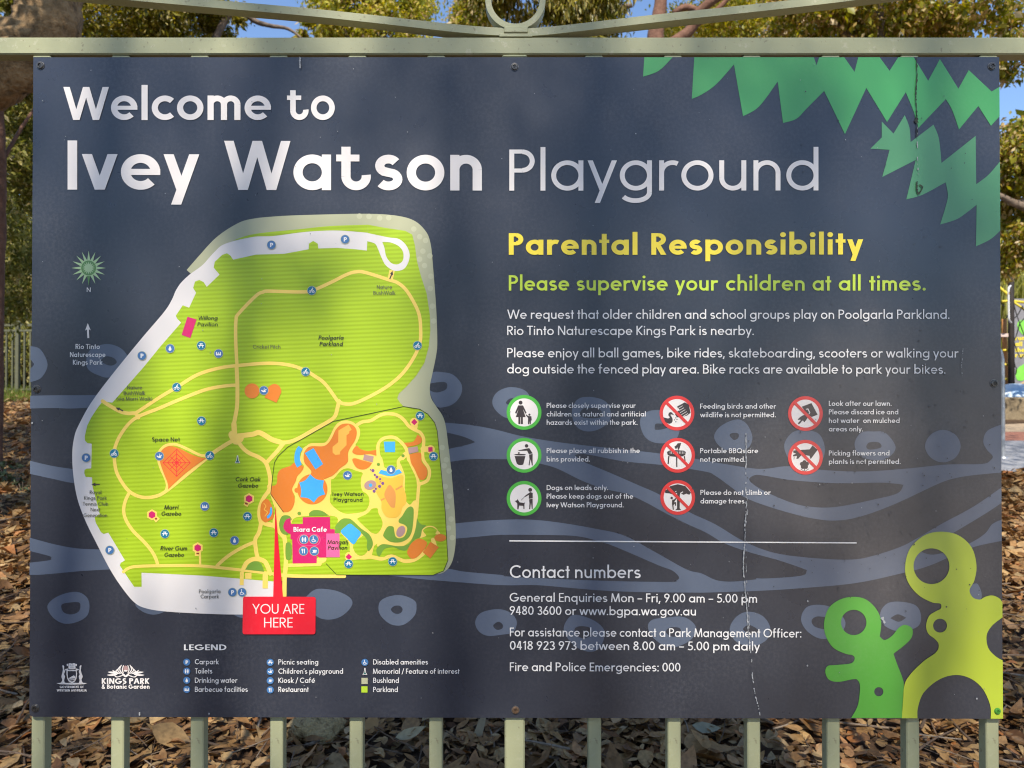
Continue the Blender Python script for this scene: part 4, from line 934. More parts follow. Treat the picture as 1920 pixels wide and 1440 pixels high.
# map labels
T7 = .125
for lab in [[('Willong', 371.7, 599.7, 408, 599.7, 7.3, T7, .67, 'i'), ('Pavilion', 370.8, 611.7, 408.6, 611.7, 7.3, T7, .67, 'i')],
  [('Poolgarla', 597.5, 637, 644, 637, 7.8, .155, .67, 'i'), ('Parkland', 599.5, 648.8, 642.5, 648.8, 7.8, .155, .67, 'i')], [('Space Net', 286, 827.5, 338, 827.5, 7.8, .145)],
  [('Marri', 308.5, 954.5, 334.5, 954.5, 7.8, .145, .67, 'i'), ('Gazebo', 303, 966.3, 340, 966.3, 7.8, .145, .67, 'i')], [('River Gum', 301.5, 1031.2, 351.2, 1031.2, 7.8, .145, .67, 'i'), ('Gazebo', 308.5, 1043.4, 345.3, 1043.4, 7.8, .145, .67, 'i')],
  [('Cork Oak', 442, 902, 488.8, 902, 7.8, .145, .67, 'i'), ('Gazebo', 446.5, 914, 484.3, 914, 7.8, .145, .67, 'i')], [('Ivey Watson', 624, 929.4, 682, 929.4, 7.3, .145), ('Playground', 626, 940, 680, 940, 7.3, .145)],
  [('Mangatj', 614, 1019.4, 652, 1019.4, 7.6, .14, .67, 'i'), ('Pavilion', 615, 1030, 651, 1030, 7.6, .14, .67, 'i')]]: text('map_label', LABC, 14, pmap, lab)
for lab in [[('Nature', 707, 541.7, 735.5, 541.7, 6.8, .125), ('BushWalk', 700.5, 552.7, 742, 552.7, 6.8, .125)], [('Cricket Pitch', 475, 653.7, 526.5, 653.7, 7, .12)],
  [('Nature', 239.5, 729.7, 267.5, 729.7, 6.8, .125), ('BushWalk', 233, 740.3, 273.5, 740.3, 6.8, .125), ('(via Marri Walk)', 219.5, 750.8, 286.5, 750.8, 6.8, .125)],
  [('Royal', 169.5, 926, 191, 926, 6.8, .125), ('Kings Park', 159, 936.7, 201.5, 936.7, 6.8, .125), ('Tennis Club', 156.5, 947.5, 204, 947.5, 6.8, .125), ('Next', 171, 958.3, 189, 958.3, 6.8, .125), ('Generation', 158, 969, 202, 969, 6.8, .125)],
  [('Poolgarla', 374, 1111.7, 414, 1111.7, 7.2, .125), ('Carpark', 377, 1121.2, 411.5, 1121.2, 7.2, .125)]]: text('map_label', LABG, 14, pmap, lab)
text('map_label', WHITE, 14, pmap, [('Biara Cafe', 551, 996.7, 613.5, 996.7, 9.1, .185)])

# you-are-here marker, lies over the map ------------------------------------------
mk = art('here_marker', RED, 15, sign, [[(456.5,1122,1),(457.5,1119),(460.5,1118,1),(513,1118,1),(517,948,1),(531,1118,1),(588.5,1118.5,1),(591.5,1119.8),(592.6,1122.5,1),(592,1184,1),(591,1187.3),(588,1188.5,1),(460,1188.5,1),(456.7,1187.3),(455.6,1184,1)]])
text('here_text', WARMW, 16, mk, [('YOU', 474, 1150, 523, 1150, 18.3, .105), ('ARE', 531, 1150, 571.3, 1150, 18.3, .105), ('HERE', 496, 1175.6, 549.5, 1175.6, 18.3, .105)])

# legend ---------------------------------------------------------------------------
text('legend_heading', WHITE, 8, sign, [('LEGEND', 345.5, 1218.6, 425, 1218.6, 10.7, .185, .67, 's')])
LW = .13
for rows in [[('Carpark', 366, 1245, 411, 1245), ('Toilets', 366, 1262.3, 398.5, 1262.3), ('Drinking water', 366, 1279.7, 446, 1279.7), ('Barbecue facilities', 366, 1296.7, 465, 1296.7)],
  [('Picnic seating', 522.5, 1245.5, 597, 1245.5), ('Children’s playground', 522.5, 1262.7, 643.5, 1262.7), ('Kiosk / Café', 522.5, 1279.8, 591, 1279.8), ('Restaurant', 522.5, 1296.9, 579, 1296.9)],
  [('Disabled amenities', 700, 1245.5, 802.5, 1245.5), ('Memorial / Feature of interest', 699.5, 1262.8, 861.5, 1262.8), ('Bushland', 700, 1279.9, 748, 1279.9), ('Parkland', 700, 1297, 746, 1297)]]:
    text('legend_text', WHITE, 8, sign, [r + (9.6, LW) for r in rows])
for k, x, y in [('parking',351,1240.8),('toilets',351,1257.8),('water',351,1274.8),('bbq',351,1292),('picnic',507.3,1241.2),('play',507.3,1258.2),('cup',507.3,1275.4),('fork',507.3,1292.7),('disabled',684.5,1241.2)]:
    icon(k, x, y, 6.6, sign, base=ICB, rim=False)
obelisk(684.5, 1258.3, 6.2, sign).name = 'legend_icon'
art('legend_swatch', BUSH, 8, sign, [[(678,1270.5,1),(689.7,1270.5,1),(689.7,1282,1),(678,1282,1)]])
art('legend_swatch', LIME, 8, sign, [[(677.8,1286.3,1),(689.3,1286.3,1),(689.3,1298,1),(677.8,1298,1)]])

# screws -----------------------------------------------------------------------------
STEEL = noise_mat('dull_screw_steel', (.05, .05, .05), (.16, .15, .14), 300, .38, metal=.8)
DGREEN = noise_mat('green_painted_screw', (.03, .16, .02), (.10, .36, .05), 200, .4)
RUSTY = noise_mat('rusty_screw', (.09, .055, .035), (.25, .16, .10), 300, .5, metal=.5)
WASH = noise_mat('worn_washer_steel', (.10, .10, .105), (.28, .27, .26), 400, .35, metal=.7)
def screw(u, v, mat, r=.0068):
    x, z = P(u, v); mb = MB(); n = 18
    prof = [(r*1.0, -.0004), (r*1.0, -.0020), (r*.86, -.0032), (r*.50, -.0034), (r*.42, -.0014)]
    vs = []; fs = []
    for rr, y in prof:
        for k in range(n): vs.append((x+rr*math.cos(2*math.pi*k/n), y, z+rr*math.sin(2*math.pi*k/n)))
    for i in range(len(prof)-1):
        for k in range(n): fs.append((i*n+k, i*n+(k+1) % n, (i+1)*n+(k+1) % n, (i+1)*n+k))
    fs.append(tuple((len(prof)-1)*n+k for k in range(n)))
    mb.add(vs, [f[::-1] for f in fs])
    a = .6
    for t in (a, a+math.pi/2):
        dx, dz = math.cos(t)*r*.4, math.sin(t)*r*.4; px, pz = -math.sin(t)*r*.09, math.cos(t)*r*.09
        mb.add([(x-dx-px, -.0021, z-dz-pz), (x+dx-px, -.0021, z+dz-pz), (x+dx+px, -.0021, z+dz+pz), (x-dx+px, -.0021, z-dz+pz)], [(0, 1, 2, 3)])
    s_ = mb.build('screw', mat, sign)
    q = MB(); n = 20; vs = []
    for rr, y in ((r*.98, -.0012), (r*1.13, -.0012), (r*1.15, -.0003)):
        for k in range(n): vs.append((x+rr*math.cos(2*math.pi*k/n), y, z+rr*math.sin(2*math.pi*k/n)))
    q.add(vs, [(i*n+(k+1) % n, i*n+k, (i+1)*n+k, (i+1)*n+(k+1) % n) for i in range(2) for k in range(n)])
    q.build('washer', WASH if mat is not DGREEN else DGREEN, s_)
    return s_
for u, v in ((76,123),(965,125.5),(1859.5,124.5),(69,729.5),(1863.5,718.5),(66.5,1327.5)): screw(u, v, STEEL)
screw(966.5, 1331, RUSTY); screw(1869.5, 1333, DGREEN, .0056)['label'] = 'green painted screw'

# stains: bird droppings, a dark run, specks -------------------------------------------
DROP = noise_mat('dried_dropping', (.13, .14, .15), (.52, .52, .52), 220, .8)
DARKRUN = noise_mat('dark_run', (.008, .007, .005), (.05, .06, .03), 160, .5)
def run(name, pts, w0, mat, layer, seed, gap=.0):
    rnd = random.Random(seed); ps = []
    path = crom(pts, n=14); seg = []
    for i, p in enumerate(path):
        w = w0*(p[2] if len(p) > 2 else 1)*rnd.uniform(.35, 1.25)
        seg.append((p[0]+rnd.uniform(-.5, .5), p[1], w))
    cur = []
    for s in seg:
        if rnd.random() < gap:
            if len(cur) > 1: ps += stroke_quads([(a, -b) for a, b, _ in cur], [c for _, _, c in cur])
            cur = []
        else: cur.append(s)
    if len(cur) > 1: ps += stroke_quads([(a, -b) for a, b, _ in cur], [c for _, _, c in cur])
    vs, tr = union(ps, (), 1e-3)
    return put(name, mat, layer, vs, tr, sign)
run('dropping_stain', [(1398,810),(1398,860),(1397.5,910),(1398.5,950),(1396,985),(1396,1010),(1393,1060),(1396,1100),(1400,1150),(1403,1190),(1407,1225)], 2.3, DROP, 17, 3, .10)
run('dropping_stain', [(1400,930),(1401,960),(1396,1000),(1398,1040),(1399,1085),(1402,1120),(1404,1180)], 1.1, DROP, 17, 4, .35)
run('dropping_stain', [(1408,1235),(1411,1275),(1416,1305),(1421,1325),(1424,1340)], 2.2, DROP, 17, 5, .32)
run('dropping_stain', [(563.5,108.5),(563,118),(564,129)], 3.0, DROP, 17, 6)
run('dropping_stain', [(1718,210),(1718.5,260),(1719,300),(1721,330)], 2.0, DROP, 17, 8, .25)
run('dropping_stain', [(1804,654),(1803,670),(1801,690),(1803,705)], 1.6, DROP, 17, 9, .3)
run('dropping_stain', [(1653,1157),(1655,1163),(1658,1167)], 3.6, DROP, 17, 10)
run('dark_stain', [(1717,108.5),(1718,140),(1716,180),(1717.5,215),(1718,258)], 2.3, DARKRUN, 17, 11)
run('dark_stain', [(1718,222),(1717,226),(1718,231)], 5, DARKRUN, 18, 12)
run('dark_stain', [(1718,341),(1717.5,352),(1719.5,363),(1724,360),(1728,352),(1723,347)], 3.2, DARKRUN, 18, 13)
sp = []
rs = random.Random(5)
for _ in range(120):
    u, v, r = rs.uniform(70, 1865), rs.uniform(115, 1340), rs.uniform(.45, 1.25)
    sp.append([(u+r*math.cos(t)*rs.uniform(.6, 1.2), -(v+r*math.sin(t)*rs.uniform(.6, 1.4))) for t in np.linspace(0, 2*math.pi, 7)[:-1]])
for u, v in ((263,1336),(263,1339),(393,1337),(62,793),(1513.5,1126.5),(1513,1247),(1830,1309)):
    sp.append([(u+1.6*math.cos(t), -(v+2*math.sin(t))) for t in np.linspace(0, 2*math.pi, 8)[:-1]])
vs, tr = union(sp, (), 1e-3)
put('dirt_speck', DROP, 17, vs, tr, sign)['kind'] = 'stuff'
sp = []
for _ in range(300):
    u, v = rs.gauss(1640, 130), rs.gauss(880, 130)
    if rs.random() < .3: u, v = rs.uniform(1500, 1870), rs.uniform(150, 1150)
    if not (1290 < u < 1868 and 115 < v < 1200): continue
    r = rs.uniform(.6, 1.7)
    sp.append([(u+r*math.cos(t)*rs.uniform(.6, 1.2), -(v+r*math.sin(t)*rs.uniform(.6, 1.3))) for t in np.linspace(0, 2*math.pi, 8)[:-1]])
vs, tr = union(sp, (), 1e-3)
put('mould_speck', ink('mould_grey', (.035, .038, .045), .5, .02), 17, vs, tr, sign)['kind'] = 'stuff'
# ------------------------------------------------------------------ ground
def gz(x, y):
    """terrain: flat in front of the fence, rising gently behind it"""
    d = y + CAM_D
    t = np.clip((d - 2.0), 0, 12.0)
    return .122*t - .0*x

SOIL = noise_mat('dark_mulch_soil', (.025, .014, .007), (.08, .045, .022), 9, .95, .6, 40, c3=(.13, .08, .04))
xs = np.concatenate([np.linspace(-250, -16, 14), np.linspace(-14, 14, 57), np.linspace(16, 250, 14)])
ys = np.concatenate([np.linspace(-250, -14, 14), np.linspace(-12, 16, 57), np.linspace(18, 250, 14)])
GX, GY = np.meshgrid(xs, ys)
GZ = gz(GX, GY) + np.where((abs(GX) < 15) & (abs(GY) < 17), .012*np.sin(GX*2.3+GY)*np.cos(GY*1.9), 0)
nx, ny = len(xs), len(ys)
V = np.stack([GX, GY, GZ], -1).reshape(-1, 3)
I = np.arange(nx*ny).reshape(ny, nx)
F = np.stack([I[:-1, :-1], I[:-1, 1:], I[1:, 1:], I[1:, :-1]], -1).reshape(-1, 4)
tag(obj_np('ground', V, F, SOIL, smooth=True), kind='structure')

FORE = noise_mat('pale_sandy_sheet', (.34, .25, .16), (.52, .41, .28), 5, .95, .3, 80)
tag(obj('added_sandy_sheet', [(2.2, -60, .006), (40, -60, .006), (40, -.6, .006), (.2, -.6, .006)], [(0, 1, 2, 3)], FORE), kind='structure')  # unseen pale sheet, added so sunlit brown ground mirrors in the board

# ------------------------------------------------------------------ leaf litter (nobody could count it)
LEAF_STOPS = [(0, (.14, .062, .022)), (.18, (.31, .165, .058)), (.36, (.41, .245, .095)), (.52, (.20, .10, .036)), (.68, (.47, .30, .125)), (.80, (.32, .225, .11)), (.90, (.37, .14, .040)), (1, (.54, .38, .19))]
LITTER = island_mat('dry_leaf', LEAF_STOPS, .55, .12, .35, .35)

def rot_from(az, tilt, roll):
    """n rotation matrices: roll about own length, tilt of the length axis, heading"""
    ca, sa, ct, st, cr, sr = np.cos(az), np.sin(az), np.cos(tilt), np.sin(tilt), np.cos(roll), np.sin(roll)
    ex = np.stack([ca*ct, sa*ct, st], -1)
    s0 = np.stack([-sa, ca, 0*ca], -1); u0 = np.cross(ex, s0)
    ey = s0*cr[:, None] + u0*sr[:, None]; ez = np.cross(ex, ey)
    return ex, ey, ez

def leaf_mesh(name, pos, length, width, tilt_s, mat, kind_detail=True, curl=.25, droop=None, parent=None):
    n = len(pos)
    az = rng.uniform(0, 2*np.pi, n); tilt = rng.normal(0, tilt_s, n); roll = rng.normal(0, tilt_s*1.4, n)
    ex, ey, ez = rot_from(az, tilt, roll)
    if kind_detail:
        st = np.array([0, .10, .32, .60, .84, 1.0]); wp = np.array([.06, .50, 1.0, .88, .45, .02])
        sway = rng.normal(0, .10, n); cl = rng.normal(0, curl, n); cup = rng.normal(.10, .22, n)
        rows = []
        for t, w in zip(st, wp):
            bend = cl*(t-.5)**2*2; s = sway*np.sin(t*np.pi)
            mid = pos + ex*((t-.5)*length)[:, None] + ey*(s*length)[:, None] + ez*(bend*length)[:, None]
            hw = (w*width/2)[:, None]; up = ez*(cup*w*width*.6)[:, None]
            rows += [mid - ey*hw + up, mid, mid + ey*hw + up]
        Vv = np.stack(rows, 1).reshape(-1, 3); k = len(st)*3
        q = []
        for i in range(len(st)-1):
            for j in (0, 1): q.append([i*3+j, i*3+j+1, (i+1)*3+j+1, (i+1)*3+j])
        q = np.array(q)
    else:
        m = rng.normal(.05, .12, n)
        a = pos - ex*(length/2)[:, None]; b = pos + ex*(length/2)[:, None]
        l = pos - ey*(width/2)[:, None] + ez*(m*length)[:, None]; r = pos + ey*(width/2)[:, None] + ez*(m*length)[:, None]
        Vv = np.stack([a, l, b, r], 1).reshape(-1, 3); k = 4
        q = np.array([[0, 1, 2], [0, 2, 3]])
    Ff = (np.arange(n)[:, None, None]*k + q[None]).reshape(-1, q.shape[1])
    return obj_np(name, Vv, Ff, mat, parent, smooth=kind_detail)

def scatter(n, d0, d1, k0, k1, power=1.0):
    """points on the slope between camera distances d0..d1 and x/d slopes k0..k1"""
    d = d0 + (d1-d0)*rng.uniform(0, 1, n)**power
    x = rng.uniform(k0, k1, n)*d; y = d - CAM_D
    return np.stack([x, y, gz(x, y)], -1)

def on_path(p): return (p[:, 0] > 1.5) & (p[:, 1] > 5.6)
P1 = scatter(20000, 1.9, 4.4, -.95, .95)
P1[:, 2] += rng.uniform(.004, .055, len(P1))
L1 = np.clip(rng.lognormal(math.log(.053), .46, len(P1)), .03, .17)
near = leaf_mesh('leaf_litter', P1, L1, L1*rng.uniform(.20, .65, len(P1)), .24, LITTER)
tag(near, kind='stuff', cat='leaf litter', label='dry brown leaf litter lying on the ground behind the fence')
pa = scatter(9000, 4.2, 13.0, -.95, -.56, 1.3); pb = scatter(8000, 4.2, 8.2, .56, .95); pc = scatter(8000, 4.2, 13, -.6, .6, 1.4)
P2 = np.concatenate([pa, pb, pc]); P2 = P2[~on_path(P2)]
P2[:, 2] += rng.uniform(.004, .06, len(P2))
L2 = np.clip(rng.lognormal(math.log(.085), .35, len(P2)), .04, .18)
far_l = leaf_mesh('leaf_litter', P2, L2, L2*rng.uniform(.25, .6, len(P2)), .35, LITTER, False)
tag(far_l, kind='stuff', cat='leaf litter', label='dry leaf litter spread over the rising ground further back')

# twigs and bark strips in the litter
TWIG = island_mat('dry_twig', [(0, (.10, .065, .04)), (.4, (.22, .15, .10)), (.75, (.30, .24, .18)), (1, (.15, .09, .05))], .8, 0, .2, .3)
mb = MB(); rt = random.Random(3)
for i in range(900):
    d = rt.uniform(1.9, 4.3) if i < 650 else rt.uniform(4.3, 12)
    k = rt.uniform(-.85, .85) if i < 650 else rt.choice((-1, 1))*rt.uniform(.56, .85)
    x, y = k*d, d-CAM_D
    if x > 1.5 and y > 5.5: continue
    l = rt.uniform(.10, .42); a = rt.uniform(0, math.pi); r = rt.uniform(.0012, .0055); z = gz(x, y)+rt.uniform(.02, .065)
    b = rt.uniform(-.25, .25); tl = rt.uniform(-.1, .1)
    pts = [(x+math.cos(a+b*t)*l*t, y+math.sin(a+b*t)*l*t, z+tl*l*t+.122*math.sin(a)*l*t) for t in (-.5, -.2, .1, .5)]
    mb.tube(pts, [r, r*.95, r*.85, r*.6], 5)
tag(mb.build('twig_litter', TWIG, smooth=True), kind='stuff', cat='twigs', label='thin dry twigs lying among the fallen leaves')

# a few things in the litter one can point at
ROCK = noise_mat('lichen_rock', (.17, .11, .05), (.50, .36, .17), 34, .9, .9, 70, c3=(.32, .22, .10))
def rock(u, v, d, w, label, seed):
    rr = random.Random(seed); c = W(u, v, d); nu, nv = 20, 12
    vs = []
    ph = [rr.uniform(0, 6) for _ in range(6)]
    for i in range(nv+1):
        th = math.pi*i/nv
        for j in range(nu):
            f = 2*math.pi*j/nu
            k = 1 + .16*math.sin(3*f+ph[0])*math.sin(2*th+ph[1]) + .10*math.sin(5*f+ph[2]+3*th) + .06*math.sin(9*th+ph[3]+4*f)+rr.uniform(-.03, .03)
            vs.append((c.x+w*.55*k*math.sin(th)*math.cos(f), c.y+w*.42*k*math.sin(th)*math.sin(f), gz(c.x, c.y)+.03+w*.26*k*math.cos(th)))
    fs = [(i*nu+j, (i+1)*nu+j, (i+1)*nu+(j+1) % nu, i*nu+(j+1) % nu) for i in range(nv) for j in range(nu)]
    o = obj('rock', vs, fs, ROCK, None, True); return tag(o, label, 'rock')
rock(592, 1372, 2.80, .20, 'rough tan rock half buried in leaves just below the sign', 4)
STICK = noise_mat('weathered_stick', (.13, .09, .06), (.30, .23, .16), 30, .85, .5, 80, stretch=(1, 1, 1))
def stick(pts, r, label):
    mb = MB(); mb.tube(crom3([tuple(W(u, v, d)) for u, v, d in pts], 4), [r*(1-.04*i) for i in range((len(pts)-1)*4+1)], 8, rough=.12, seed=len(label))
    return tag(mb.build('stick', STICK, smooth=True), label, 'stick', 'sticks lying in the litter')
def gd(v):  # camera distance at which row v meets the slope (a little above it)
    k = (v-733)/FPX
    return (CAM_H+.244-.03)/(k+.122)
stick([(1725,1378,gd(1378)),(1760,1405,gd(1405)),(1800,1440,gd(1440)),(1850,1480,gd(1480))], .009, 'straight bare brown stick lying between the two rightmost pickets')
stick([(575,1398,gd(1398)),(610,1383,gd(1383)),(640,1362,gd(1362))], .007, 'dark twig leaning on the rough rock below the sign')
stick([(735,1372,gd(1372)),(752,1385,gd(1385)),(775,1408,gd(1408))], .006, 'short dark stick lying under the middle of the sign left of the post')
# big single leaves
for (u, v, ln, wd, az, tint, lab) in ((697,1370,.085,.060,1.2,(.42,.24,.09),'broad upright orange brown leaf in the sunlit gap between pickets'),
      (770,1388,.115,.040,.35,(.52,.42,.24),'long pale dry leaf lying in the sunlit gap between pickets'),
      (900,1378,.16,.034,1.25,(.34,.26,.15),'long narrow grey leaf pointing down beside the fourth picket'),
      (1325,1378,.105,.040,-.1,(.33,.31,.21),'pale grey green forked leaf right of the fence post')):
    d = gd(v); c = W(u, v, d); n0 = len(c)
    st = [0, .12, .35, .62, .85, 1]; wp = [.05, .55, 1, .85, .42, .02]; vs = []; fs = []
    for t, w_ in zip(st, wp):
        for s in (-1, 0, 1):
            lx = (t-.5)*ln; ly = s*w_*wd/2
            vs.append((c.x+lx*math.cos(az)-ly*math.sin(az)*.9, c.y+(lx*math.sin(az)+ly*math.cos(az))*.45, c.z+.02+(lx*math.sin(az)+ly*math.cos(az))*.85+abs(s)*.006+.02*(t-.5)**2))
    for i in range(5):
        for j in (0, 1): fs.append((i*3+j, i*3+j+1, i*3+j+4, i*3+j+3))
    m = noise_mat('fallen_leaf_'+str(u), tuple(a*.75 for a in tint), tint, 40, .6)
    tag(obj('fallen_leaf', vs, fs, m, None, True), lab, 'leaf', 'large single leaves in the litter')

# ------------------------------------------------------------------ the fence that carries the sign
def paint(name, c, chip, rough=.42):
    m, nt, bs = new_mat(name); L = nt.links.new
    tc = N(nt, 'ShaderNodeTexCoord')
    n1 = N(nt, 'ShaderNodeTexNoise', i_Scale=42.0, i_Detail=9.0, i_Roughness=.75); L(tc.outputs['Object'], n1.inputs[0])
    n2 = N(nt, 'ShaderNodeTexNoise', i_Scale=4.0, i_Detail=4.0); L(tc.outputs['Object'], n2.inputs[0])
    r1 = ramp(nt, [(.56, (0, 0, 0)), (.64, (1, 1, 1))]); L(n1.outputs[0], r1.inputs[0])
    r2 = ramp(nt, [(.42, (0, 0, 0)), (.62, (1, 1, 1))]); L(n2.outputs[0], r2.inputs[0])
    mu = N(nt, 'ShaderNodeMath', operation='MULTIPLY'); L(r1.outputs[0], mu.inputs[0]); L(r2.outputs[0], mu.inputs[1])
    m0 = N(nt, 'ShaderNodeMath', operation='MULTIPLY'); L(mu.outputs[0], m0.inputs[0]); m0.inputs[1].default_value = .55
    v = N(nt, 'ShaderNodeMix', data_type='RGBA'); L(n2.outputs[0], v.inputs['Factor']); v.inputs['A'].default_value = c4([a*.88 for a in c]); v.inputs['B'].default_value = c4([a*1.08 for a in c])
    mx = N(nt, 'ShaderNodeMix', data_type='RGBA'); L(m0.outputs[0], mx.inputs['Factor']); L(v.outputs['Result'], mx.inputs['A']); mx.inputs['B'].default_value = c4(chip)
    n4 = N(nt, 'ShaderNodeTexNoise', i_Scale=120.0, i_Detail=4.0); L(tc.outputs['Object'], n4.inputs[0])
    r4 = ramp(nt, [(.64, (0, 0, 0)), (.70, (1, 1, 1))]); L(n4.outputs[0], r4.inputs[0])
    m4 = N(nt, 'ShaderNodeMath', operation='MULTIPLY'); L(r4.outputs[0], m4.inputs[0]); m4.inputs[1].default_value = .5
    m5 = N(nt, 'ShaderNodeMix', data_type='RGBA'); L(m4.outputs[0], m5.inputs['Factor']); L(mx.outputs['Result'], m5.inputs['A']); m5.inputs['B'].default_value = (.15, .12, .07, 1)
    L(m5.outputs['Result'], bs.inputs['Base Color'])
    rg = N(nt, 'ShaderNodeMapRange', i_1=.3, i_2=.7, i_3=rough-.08, i_4=rough+.2); L(n1.outputs[0], rg.inputs[0]); L(rg.outputs[0], bs.inputs['Roughness'])
    bp = N(nt, 'ShaderNodeBump', i_Strength=.25, i_Distance=.002); L(n1.outputs[0], bp.inputs['Height']); L(bp.outputs[0], bs.inputs['Normal'])
    return m
SAGE = paint('sage_green_paint', (.355, .36, .21), (.56, .53, .40))
fence = empty('picket_fence', (0, .03, 0), 'sage green steel picket fence with a scroll ring on top, behind the welcome board', 'fence')
RF, RB = .006, .036                       # rail front and back
zt, zb = P(0, 66.5)[1], P(0, 99.0)[1]
mb = MB(); mb.box(-2.45, 2.45, RF, RB, zb, zt, .0025); mb.build('top_rail', SAGE, fence)
mb = MB(); mb.box(-2.45, 2.45, RF+.002, RB-.002, .10, .135, .0025); mb.build('bottom_rail', SAGE, fence)
pk = None
for k in range(-2, 15):
    x = (56 + 149.6*k + 12.3 - 960)/1000
    if k == 6: continue
    if pk is None:
        mb = MB(); mb.box(x-.0123, x+.0123, .009, .0335, .135, zb-.0005, .002)
        mb.box(x-.017, x+.017, .0085, .034, zb-.006, zb-.0004, .002)
        pk = mb.build('picket', SAGE, fence); pk0 = x
    else:
        c = pk.copy(); COL.objects.link(c); c.parent = fence; c.location = (x-pk0, 0, 0)
mb = MB(); x = P(965, 100)[0]; mb.box(x-.0188, x+.0188, .0052, .0375, 0, zb-.006, .003); mb.box(x-.024, x+.024, .0048, .038, zb-.007, zb-.0005, .003); mb.build('post', SAGE, fence)
for sx in (-1, 1):
    mb = MB(); mb.box(sx*2.48-.03, sx*2.48+.03, -.01, .05, 0, zt+.10, .003); mb.box(sx*2.48-.035, sx*2.48+.035, -.015, .055, zt+.101, zt+.115, .003); mb.build('post', SAGE, fence)
# scroll work
BF, BB = .007, .034
def flat_bar(pts, w):
    """bar following photo-pixel points, w wide in the fence plane"""
    q = stroke_quads(pts, w); mb = MB(); L = [a[0] for a in q] + [q[-1][1]]; Rr = [a[3] for a in q] + [q[-1][2]]
    n = len(L); vs = []
    for (a, b) in zip(L, Rr):
        (xa, za), (xb, zb_) = P(*a), P(*b)
        vs += [(xa, BF, za), (xb, BF, zb_), (xb, BB, zb_), (xa, BB, za)]
    fs = [(i*4+j, i*4+(j+1) % 4, (i+1)*4+(j+1) % 4, (i+1)*4+j) for i in range(n-1) for j in range(4)] + [(0, 1, 2, 3), tuple(4*(n-1)+k for k in (3, 2, 1, 0))]
    mb.add(vs, fs); return mb
flat_bar(crom([(-1500,-150),(-700,-95),(-200,-55),(120,-22),(330,-2.5),(560,17.5),(700,32),(850,49),(925,55),(985,57.5)], n=8)[::-1], 14.5).build('scroll_bar', SAGE, fence)
flat_bar(crom([(946,57.6),(1005,56),(1080,48.5),(1230,31),(1400,13),(1560,-5),(1800,-35),(2200,-80),(2700,-125),(3400,-170)], n=8), 14.5).build('scroll_bar', SAGE, fence)
cx, cyv = 966.5, -4.0; ro, ri = 56.8, 45.8
mb = MB(); n = 64; vs = []
for k in range(n):
    t = 2*math.pi*k/n
    for rr, yy in ((ro, BF-.002), (ri, BF-.002), (ri, BB), (ro, BB)):
        x, z = P(cx+rr*math.cos(t), cyv+rr*math.sin(t)); vs.append((x, yy, z))
mb.add(vs, [(k*4+j, k*4+(j+1) % 4, ((k+1) % n)*4+(j+1) % 4, ((k+1) % n)*4+j) for k in range(n) for j in range(4)])
mb.build('scroll_ring', SAGE, fence)
mb = MB(); (xa, za), (xb, zb2) = P(936, 64.5), P(998, 59.5); mb.box(xa, xb, RF-.0006, RB+.0006, zt+.0003, zb2, .0008)
(xa, za), (xb, zb2) = P(945, 60), P(990, 47.2); mb.box(xa, xb, BF-.0034, BB+.001, za+.0012, zb2, .0012); mb.build('scroll_block', SAGE, fence)

# ------------------------------------------------------------------ trees
BARK1 = noise_mat('flaky_tan_bark', (.04, .024, .011), (.29, .185, .09), 17, .92, 1.0, 34, c3=(.42, .29, .155))
BARK2 = noise_mat('red_brown_bark', (.11, .05, .03), (.24, .12, .075), 10, .85, .6, 30)
BARK3 = noise_mat('grey_brown_bark', (.10, .075, .055), (.27, .20, .15), 12, .9, .8, 30)
FOL_DARK = island_mat('dark_gum_foliage', [(0, (.07, .08, .011)), (.35, (.19, .19, .02)), (.65, (.33, .29, .04)), (.88, (.50, .41, .10)), (1, (.72, .62, .36))], .34, .5, .5)
FOL_YEL = island_mat('yellow_green_foliage', [(0, (.18, .20, .015)), (.35, (.36, .36, .028)), (.7, (.58, .51, .06)), (.9, (.68, .54, .15)), (1, (.70, .52, .32))], .42, .5, .45)
FOL_MIX = island_mat('turning_foliage', [(0, (.11, .13, .012)), (.3, (.24, .25, .022)), (.55, (.44, .42, .045)), (.78, (.50, .34, .10)), (1, (.72, .58, .33))], .40, .5, .45)
FOL_OLV = island_mat('olive_foliage', [(0, (.09, .105, .02)), (.4, (.22, .23, .045)), (.8, (.40, .37, .10)), (1, (.62, .52, .26))], .45, .4, .4)

def crown_points(ells, n):
    """clumped points inside a list of ellipsoids (centre, radii, weight, clumps)"""
    out = []
    tot = sum(e[2] for e in ells)
    for c, r, wgt, nc in ells:
        m = int(n*wgt/tot)
        cc = rng.normal(0, 1, (nc, 3)); cc /= np.linalg.norm(cc, axis=1)[:, None]
        cc *= (rng.uniform(.25, 1, nc)**.45)[:, None]
        cc = cc*np.array(r)*.9 + np.array(c)
        cs = rng.uniform(.10, .24, nc)*np.mean(r)
        i = rng.integers(0, nc, m)
        out.append(cc[i] + rng.normal(0, 1, (m, 3))*cs[i][:, None]*np.array([1, 1, .8]))
    return np.concatenate(out)

